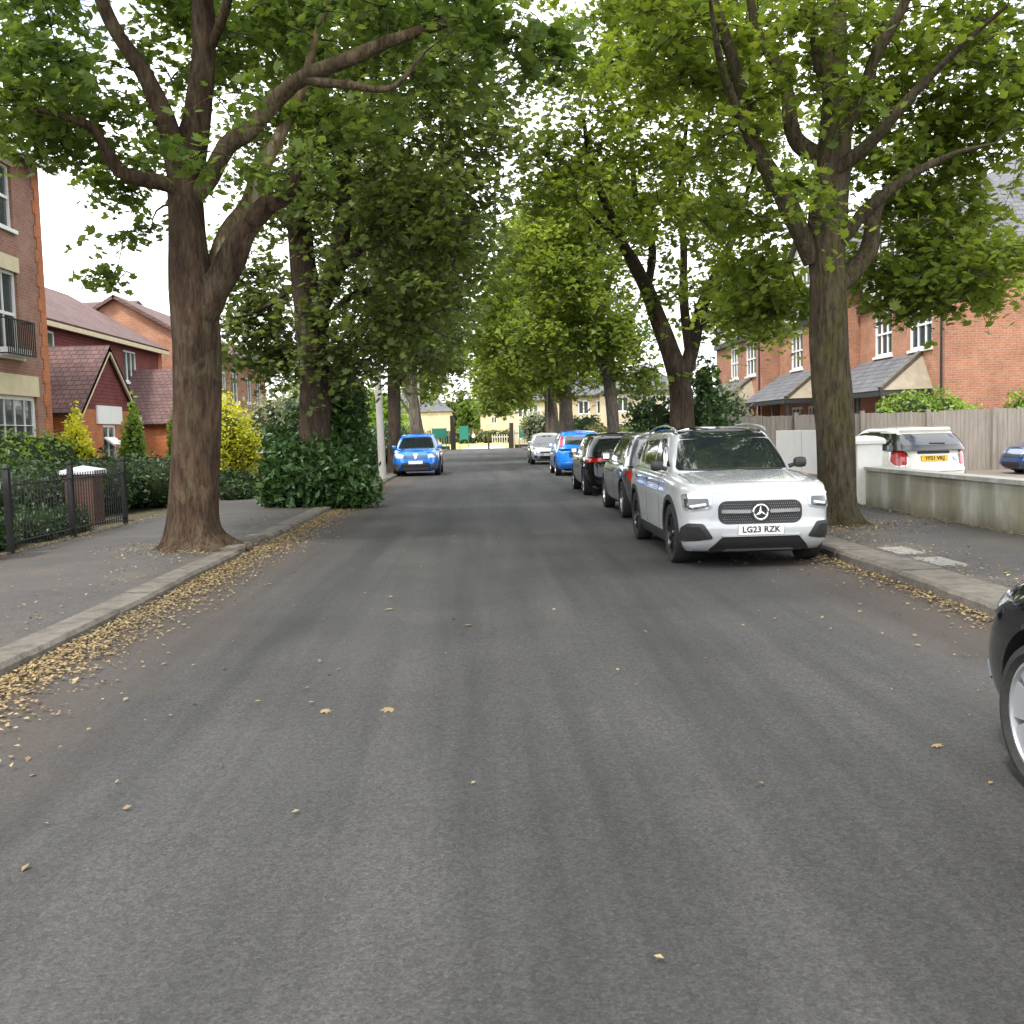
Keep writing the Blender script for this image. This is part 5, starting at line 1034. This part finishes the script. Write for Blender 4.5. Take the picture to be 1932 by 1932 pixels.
def build_left_front():
    r=fence_railing(13.7,18.15,-6.28,'black iron railing of thin bars in front of the dark hedge on the left')
    for yy in (-2.2,-.1,2.2):
        m=MB(); m.bar((0,yy,-.05),(0,yy,1.10),.075); m.lathe([(.045,1.10),(.05,1.13),(.02,1.17),(.001,1.18)],8,'z',(0,yy,0)); m.build('post',M_black,r)
    for y,h,lab,X in ((18.35,1.0,'dark brick gate pier with a pale stone cap behind the iron railing',-7.05),(12.9,1.0,'dark brick pier with a stone cap cut off by the left edge',-6.42)):
        base=Vector((X,y,.07)); p=empty('brick_pier',base,0,lab,'pier'); m=MB(); m.box(-.24,.24,-.24,.24,-.05,h-.1); m.build('shaft',M_pier,p)
        m=MB(); vs=[(-.3,-.3,h-.098),(.3,-.3,h-.098),(.3,.3,h-.098),(-.3,.3,h-.098),(-.3,-.3,h-.03),(.3,-.3,h-.03),(.3,.3,h-.03),(-.3,.3,h-.03),(0,0,h+.05)]
        m.add(vs,[(3,2,1,0),(0,1,5,4),(1,2,6,5),(2,3,7,6),(3,0,4,7),(4,5,8),(5,6,8),(6,7,8),(7,4,8)]); m.build('cap',M_capst,p)
    base=Vector((-6.75,32,.07)); p=empty('brick_pier',base,0,'orange brick gate pier with a flat grey cap beside the golden shrub','pier')
    m=MB(); m.box(-.2,.2,-.2,.2,-.05,1.0); m.build('shaft',M_orange,p); m=MB(); m.box(-.29,.29,-.29,.29,1.002,1.12); m.build('cap',M_capst,p)
    shrub('hedge','dense dark green hedge behind the iron railing, left of the near trunk','hedge',
      [(-7.9+.25*math.sin(k),14.2+k*1.0,.62,.75,.85,.62+.05*math.sin(k*2)) for k in range(10)]+[(-7.1,22.6,.6,.7,.9,.62),(-6.85,23.5,.5,.5,.6,.5)],15000,.085,M_hedge,'oval',31)
    shrub('hedge','low bright yellow-green hedge top at the left edge in front of the tall house','hedge',[(-9.7,19+k*.9,.9,.7,.7,.85) for k in range(6)],4200,.10,M_bright,'oval',32)
    shrub('garden_shrub','tuft of ferny green plants behind the bars of the iron railing','shrub',[(-6.75,14.2,.25,.3,.6,.35),(-6.75,15.5,.25,.3,.7,.3),(-6.75,16.7,.2,.3,.6,.28)],2600,.08,M_ivy,'oval',33,spiky=.1)
    for i,(x,y,z,h,rr,lab,mt) in enumerate(((-9.6,24.6,.9,1.15,.28,'slim golden conifer in front of the orange quoins of the tall house',M_yellow),(-8.45,25.2,1.0,1.15,.30,'pointed lime green conifer below the white panelled window',M_bright),(-9.4,24.1,.9,.85,.45,'reddish gold bushy shrub beside the tall house',M_yellow),(-8.4,28.8,1.1,1.25,.3,'second pointed lime conifer, right of the panelled window',M_bright))):
        shrub('conifer',lab,'conifer',[(x,y,z,rr,rr,h*.9),(x+.06,y,z+h*.45,rr*.6,rr*.55,h*.7),(x-rr*.5,y-.1,z-.2,rr*.55,rr*.6,h*.7),(x+rr*.55,y,z-.1,rr*.5,rr*.5,h*.75)],1900,.11,mt,'quad',40+i,spiky=.45,core=.62)
    shrub('golden_shrub','large golden yellow shrub to the right of the near trunk','shrub',[(-6.9,27.5,.9,.75,.9,1.0),(-6.75,27.3,1.7,.65,.7,.85),(-7.3,28,1.5,.6,.7,.8),(-6.4,27.6,1.2,.5,.6,.7)],6500,.10,M_yellow,'oval',50,spiky=.35,core=.66,corem=M_ycore)
    shrub('garden_shrub','dark green bush at the foot of the golden shrub','shrub',[(-6.6,26.0,.35,.6,.7,.42),(-6.1,26.2,.35,.45,.5,.38),(-5.95,24.9,.22,.4,.5,.3)],3200,.10,M_hedge,'oval',51)
    shrub('garden_shrub','pale silvery flowering shrub behind the brick gate pier','shrub',[(-7.0,34,1.4,1.0,1.0,1.5),(-6.3,34.5,1.7,.9,.9,1.3),(-6,35,1.0,.9,.9,1.0)],4600,.13,M_pale,'oval',52,core=.75)
    # mound at the foot of the second tree
    shrub('ivy_mound','rounded mound of glossy ivy shoots smothering the foot of the dark tree','shrub',
      [(-3.6,21.9,.45,1.1,1.0,.80),(-2.95,21.9,.3,.72,.8,.60),(-4.1,22.0,.5,.6,.8,.85),(-3.1,22.9,1.1,.62,.7,.95),(-3.05,23.2,2.0,.48,.6,.8),(-4.4,23.2,.9,.5,.6,.85),(-3.1,21.6,.2,.9,.5,.40)],11500,.15,M_ivy,'oval',60,spiky=.38,core=.66)
    shrub('garden_shrub','tall green bush behind the dark tree, reaching up beside the pole','shrub',[(-4.7,28.5,1.2,.8,.9,1.4),(-3.9,27.5,1.7,.7,.8,1.7),(-3.7,28.4,2.5,.6,.8,1.2)],5200,.15,M_hedge,'oval',61,core=.72)
    shrub('golden_shrub','clump of clear yellow foliage just left of the grey pole','shrub',[(-3.85,31,1.40,.33,.3,.22),(-3.95,30.5,2.2,.3,.3,.18)],700,.12,M_yellow,'oval',62,core=.6)
    m=MB(); r=empty('telegraph_pole',(-3.30,34.2,.08),R_(0),'pale grey wooden pole at the left kerb, right of the ivy mound','pole'); m.tube([(0,0,-.05),(-.05,0,3.5),(-.18,0,7.8)],[.125,.11,.09],12); m.build('shaft',M_pole,r,60)
    m=MB(); m.bar((-.17,-.6,7.4),(-.17,.6,7.4),.08); m.build('crossarm',M_pole,r)
    m=MB(); r=empty('lamp_post',(-3.65,62,.08),0,'slim grey lamp post between the leaning tree and the park gate','lamp post'); m.tube([(0,0,0),(0,0,1.2),(0,0,1.25),(0,0,7)],[.10,.10,.06,.05],10); m.build('shaft',M_pole,r,40)
    m=MB(); m.tube([(0,0,7),(.2,0,7.25),(.8,0,7.3)],[.04,.035,.03],8); m.build('arm',M_pole,r,40); m=MB(); m.box(.75,1.25,-.12,.12,7.24,7.36); m.build('lamp_head',M_capst,r)
    shrub('hedge','shady hedge behind the blue crossover and the tree trunks on the left','hedge',[(-5.2+.2*math.sin(k),38+k*2.2,.9,.9,1.4,1.0+.3*math.sin(k*1.7)) for k in range(15)],9000,.18,M_ivy,'oval',63)
    shrub('hedge','lighter leafy screen farther along the left side towards the park','hedge',[(-6.2,72+k*2.2,1.1,1.2,1.5,1.3+.3*math.sin(k*1.7)) for k in range(11)],5200,.26,M_bright,'oval',64)
def build_right_plants():
    shrub('garden_shrub','feathery yellow-green shrub poking over the wooden fence in front of the porch','shrub',[(12.9,30.6,1.7,.9,.6,.65),(13.9,30.8,1.75,.8,.6,.6),(14.6,30.9,1.65,.6,.5,.35)],2600,.12,M_bright,'oval',70,spiky=.2,core=.7)
    shrub('garden_shrub','small shrub tip above the fence at the right edge','shrub',[(16.4,30.6,1.7,.5,.5,.55)],700,.12,M_bright,'oval',71,spiky=.2,core=.7)
    shrub('ivy_clump','bushy ivy around the foot of the forked tree behind the white SUV','shrub',[(5.5,25.2,1.6,.5,.5,1.3),(5.9,25.6,1.3,.6,.6,1.2),(4.5,25.6,1.7,.5,.5,.7),(4.15,26.2,1.9,.45,.5,.45),(5.6,25.5,2.6,.4,.4,.7)],2600,.13,M_ivy,'oval',72,core=.55)
    shrub('garden_shrub','silvery pale climber beside the far end of the terrace, over the fence','shrub',[(7.4,30.3,1.7,.6,.6,1.1),(7.0,31.2,1.5,.7,.6,.8)],1800,.13,M_pale,'oval',73,core=.7)
    shrub('hedge','clipped olive brown hedge behind the roof of the blue hatchback','hedge',[(5.9+.75*k,52,.85,.75,1.1,.95) for k in range(4)],3200,.16,M_brownleaf,'oval',74)
    shrub('hedge','bright green hedge right of the slim tree, above the roof of the black car','hedge',[(6.3+.5*k,41+.8*k,.85,.8,1.0,.85+.12*math.sin(k*2)) for k in range(6)],4200,.14,M_bright,'oval',75)
    shrub('hedge','lighter shaggy hedge left of the olive brown one, along the far right pavement','hedge',[(6.3,58+2.6*k,1.1,.9,1.6,1.2+.2*math.sin(k*2)) for k in range(12)],4200,.22,M_ivy,'oval',76)
    shrub('garden_shrub','pale green weeping shrub over the fence right of the park gateway','shrub',[(5.0,97,1.9,1.2,1.0,1.5),(6.2,96.5,1.7,1.0,1.0,1.6)],1500,.3,M_pale,'oval',77,core=.75)
def far_house(label,X,Y,W,H,D,ridge,wins,mt,name='cream_house'):
    base=Vector((X,Y,0)); r=empty(name,base,0,label,'house','cream houses across the park'); u=Vector((1,0,0)); n=Vector((0,-1,0)); o=Vector((-W/2,0,0))
    m=MB(); hs=[(a-.6,a+.6,z,z+1.5) for a,z in wins]; wall(m,o,u,W,H,hs,.15,n); wall(m,Vector((W/2,0,0)),(0,1,0),D,H,(),.1,(1,0,0)); wall(m,Vector((-W/2,0,0)),(0,1,0),D,H,(),.1,(-1,0,0)); m.build('wall',mt,r)
    for h in hs: window(r,o,u,n,h,2,1,.14,False,.12,.12)
    i=D/2; m=MB(); A=Vector((-W/2-.5,-.5,H));B=Vector((W/2+.5,-.5,H));C=Vector((W/2+.5,D+.5,H));E=Vector((-W/2-.5,D+.5,H)); R0=Vector((-W/2+i,D/2,ridge));R1=Vector((W/2-i,D/2,ridge))
    slab(m,[A,B,R1,R0],.2); slab(m,[B,C,R1],.2); slab(m,[E,A,R0],.2); slab(m,[C,E,R0,R1],.2); m.build('roof',M_slatex,r)
    m=MB(); q=R0*.5+R1*.5+Vector((-W*.1,0,-.4)); m.box(q.x-.6,q.x+.6,q.y-.5,q.y+.5,q.z,q.z+2.2); m.build('chimney',M_render,r)
def build_park():
    far_house('cream rendered house with hipped grey roof and chimney, left of the round park tree',-16.5,215,21,6.3,9,10.4,[(3,4.0),(3,1.0),(7.5,4.0),(7.5,1.0),(14.2,4.0),(14.2,1.0)],M_creambrick)
    far_house('cream house with steep grey roof to the right of the round park tree',7.5,225,15,6.0,10,11.5,[(3,3.6),(3,.8),(9.3,3.6),(9.3,.8),(12.5,3.6)],M_creambrick)
    # cream terrace to the right behind the hedges
    for i,(X,Y,W,lab) in enumerate(((16.0,98,7.5,'pale cream terrace house nearest the forked tree, seen right of the slim trunk'),(10.9,108,6.5,'pale cream gabled house left of the slim trunk'),(5.6,121,4.0,'narrow sliver of cream house between the far right trunks'))):
        far_house(lab,X,Y,W,5.2,7,7.9,[(1.4,3.2),(1.4,.7),(W*.5,3.2),(W*.5,.7),(W-1.3,3.2),(W-1.3,.7)],M_creambrick)
    G='park trees beyond the gate'
    def pt(lab,X,Y,H,R,lm,seed,n=110,sz=.6):
        rr=random.Random(seed)
        make_tree('park_tree',lab,'tree',G,(X,Y,0),[(X,Y,0),(X,Y,H*.2),(X+.2,Y,H*.5),(X,Y,H*.8)],[R*.10,R*.08,R*.05,R*.02],[([(X,Y,H*.25),(X+R*.4*c,Y,H*.45),(X+R*.7*c,Y,H*.6)],[.2,.12,.04]) for c in (-1,1)],
          [(X,Y,H*.56,R,R*.8,H*.36),(X,Y,H*.38,R*1.05,R*.8,H*.2)],n,50,sz,'quad',lm,M_barkF,seed,cs=R*.33,n=10)
    pt('round dark green tree between the two cream houses across the lawn',-1.9,175,8.4,1.9,M_leafPlane,101,110,.4)
    pt('tall dark tree rising behind the cream houses',-4,245,13,5,M_leafDark,102,150,.8)
    pt('broad tree behind the left cream house roof',-18,250,13,8,M_leafDark,103,120,1.0)
    pt('light green young tree right of the steep roofed house',7.2,150,7.5,2.6,M_bright,104,110,.45)
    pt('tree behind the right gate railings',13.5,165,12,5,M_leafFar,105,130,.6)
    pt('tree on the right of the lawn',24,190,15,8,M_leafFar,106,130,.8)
    pt('tree far left across the park, behind the street trunks',-30,190,15,8,M_leafDark,107,130,.8)
    pt('tree left of the cream house, half hidden by the lamp post',-14,140,9,3.6,M_bright,108,110,.5)
    pt('tree showing above the brown tiled roof on the left',-27,64,11.4,3.4,M_bright,109,150,.35)
    pt('second tree above the tiled roof, by the white bargeboard',-24.5,69,10.4,2.8,M_leafFar,110,120,.35)
    shrub('hedge','long low hedge along the far side of the sunny lawn','hedge',[(-14+3*k,158,.9,2.0,1.4,1.2+.2*math.sin(k*2)) for k in range(18)],6500,.4,M_brownleaf,'quad',80)
    # far belt of trees closing the horizon
    rng=np.random.default_rng(9); n=16000; x=rng.uniform(-230,230,n); d=rng.uniform(0,1,n); h=9+3*np.sin(x*.11)+2.5*np.sin(x*.27+1)
    P=np.stack([x,285+14*rng.uniform(-1,1,n),h*d**.7],-1)
    me=leaf_mesh('belt',P,2.4,'quad',rng,1.5); tag(link('distant_treeline',me,M_leafDark),'dark belt of woodland closing the view behind the park','woodland',kind='stuff')
    # gate posts
    for X,h,lab in ((-2.75,3.3,'tall dark gate post left of the park entrance'),(3.0,2.45,'shorter dark gate post right of the park entrance')):
        r=empty('gate_post',(X,100,.0),0,lab,'post'); m=MB(); m.box(-.19,.19,-.19,.19,-.05,h); m.build('shaft',M_darkwood,r)
        m=MB(); m.box(-.30,-.192,-.12,.12,.0,h*.62) if X>0 else m.box(.192,.30,-.12,.12,.0,h*.62); m.build('side_plate',M_darkwood,r)
    for i,(x0,x1,h,lab) in enumerate(((-7.2,-3.05,1.75,'pale picket railing to the left of the park entrance'),(3.3,7.0,1.75,'pale picket railing to the right of the park entrance'),(1.15,2.75,1.35,'short pale barrier inside the park entrance'))):
        Y=100.3 if i<2 else 102; r=empty('picket_railing',((x0+x1)/2,Y,0),0,lab,'railing'); w_=(x1-x0)/2; m=MB(); k=-w_
        while k<=w_: m.box(k-.04,k+.04,-.03,.03,.05,h); k+=.24
        m.build('pickets',M_palerail,r); m=MB(); m.box(-w_,w_,.032,.07,h*.78,h*.86); m.box(-w_,w_,.032,.07,.25,.36); m.build('rail',M_palerail,r)
        if i<2:
            m=MB(); m.box(-w_,w_,-.25,-.06,-.02,.32); m.build('kerb_board',M_darkwood,r)
    for (x0,x1,z0,z1,Y,lab) in ((-4.7,-3.35,1.15,2.1,100.0,'green notice board fixed to the left park railing'),(-2.1,-1.25,.95,2.3,103.,'green notice board on a post just inside the park entrance'),(3.75,4.6,.95,2.15,100.0,'green board on the right park railing, the left one of two'),(4.75,5.5,.85,1.95,99.8,'green board on the right park railing, the right one of two')):
        r=empty('notice_board',((x0+x1)/2,Y,0),0,lab,'notice board'); w_=(x1-x0)/2; m=MB(); m.box(-w_,w_,-.03,.03,z0,z1); m.build('panel',M_green,r)
        for sg in (-1,1):
            m=MB(); m.box(sg*w_-.035,sg*w_+.035,.032,.10,0,z1+.08); m.build('leg',M_green,r)
    r=empty('bollard',(.75,100.6,0),0,'small dark bollard in the park entrance','bollard'); m=MB(); m.lathe([(.09,0),(.09,.95),(.07,1.03),(.001,1.06)],12); m.build('shaft',M_darkwood,r,40)
    # the walker
    me=bpy.data.meshes.new('person'); V=[(0,0,.95),(0,0,1.15),(0,.0,1.40),(0,-.01,1.50),(0,-.02,1.60),(0,-.02,1.72),
       (.10,0,.90),(.16,.03,.50),(.34,.05,.10),(.44,.02,.05),(-.10,0,.90),(-.10,.0,.50),(-.26,.02,.09),(-.16,-.02,.04),
       (.17,0,1.38),(.24,.03,1.12),(.30,-.06,.90),(-.17,0,1.38),(-.22,.02,1.12),(-.12,-.12,.92)]
    E_=[(0,1),(1,2),(2,3),(3,4),(4,5),(0,6),(6,7),(7,8),(8,9),(0,10),(10,11),(11,12),(12,13),(2,14),(14,15),(15,16),(2,17),(17,18),(18,19)]
    Rr=[.14,.13,.15,.06,.085,.07,.095,.065,.045,.035,.095,.065,.045,.035,.06,.045,.035,.06,.045,.035]
    me.from_pydata(V,E_,[]); o=bpy.data.objects.new('tmp',me); col.objects.link(o); md=o.modifiers.new('s','SKIN'); sk=me.skin_vertices[0].data
    for i,r_ in enumerate(Rr): sk[i].radius=(r_,r_*.75); sk[i].use_root=(i==0)
    o.modifiers.new('u','SUBSURF').levels=2
    dg=bpy.context.evaluated_depsgraph_get(); nm=bpy.data.meshes.new_from_object(o.evaluated_get(dg)); bpy.data.objects.remove(o)
    nm.materials.clear()
    skin=mat('skin',(.50,.30,.22),.6); wt=mat('white_shirt',(.72,.70,.68),.8); tr=mat('dark_trousers',(.02,.022,.03),.8); hr=mat('brown_hair',(.05,.03,.02),.7)
    for q in (skin,wt,tr,hr): nm.materials.append(q)
    for p in nm.polygons:
        c=p.center; p.use_smooth=True; p.material_index=1 if .93<c.z<1.47 and not(abs(c.x)>.2 and c.z<1.05) else (2 if c.z<=.93 and not (abs(c.x)>.2 and c.z>.85) else 0)
        if c.z>1.66 or (c.z>1.58 and c.y>.0): p.material_index=3
    po=bpy.data.objects.new('person',nm); col.objects.link(po); po.location=(-1.05,147,0); tag(po,'tiny walker in a white top and dark trousers crossing the sunny park lawn','person')
build_ground(); build_left_houses(); build_right(); build_left_front(); build_right_plants(); build_park(); build_trees(); build_cars(); litter()
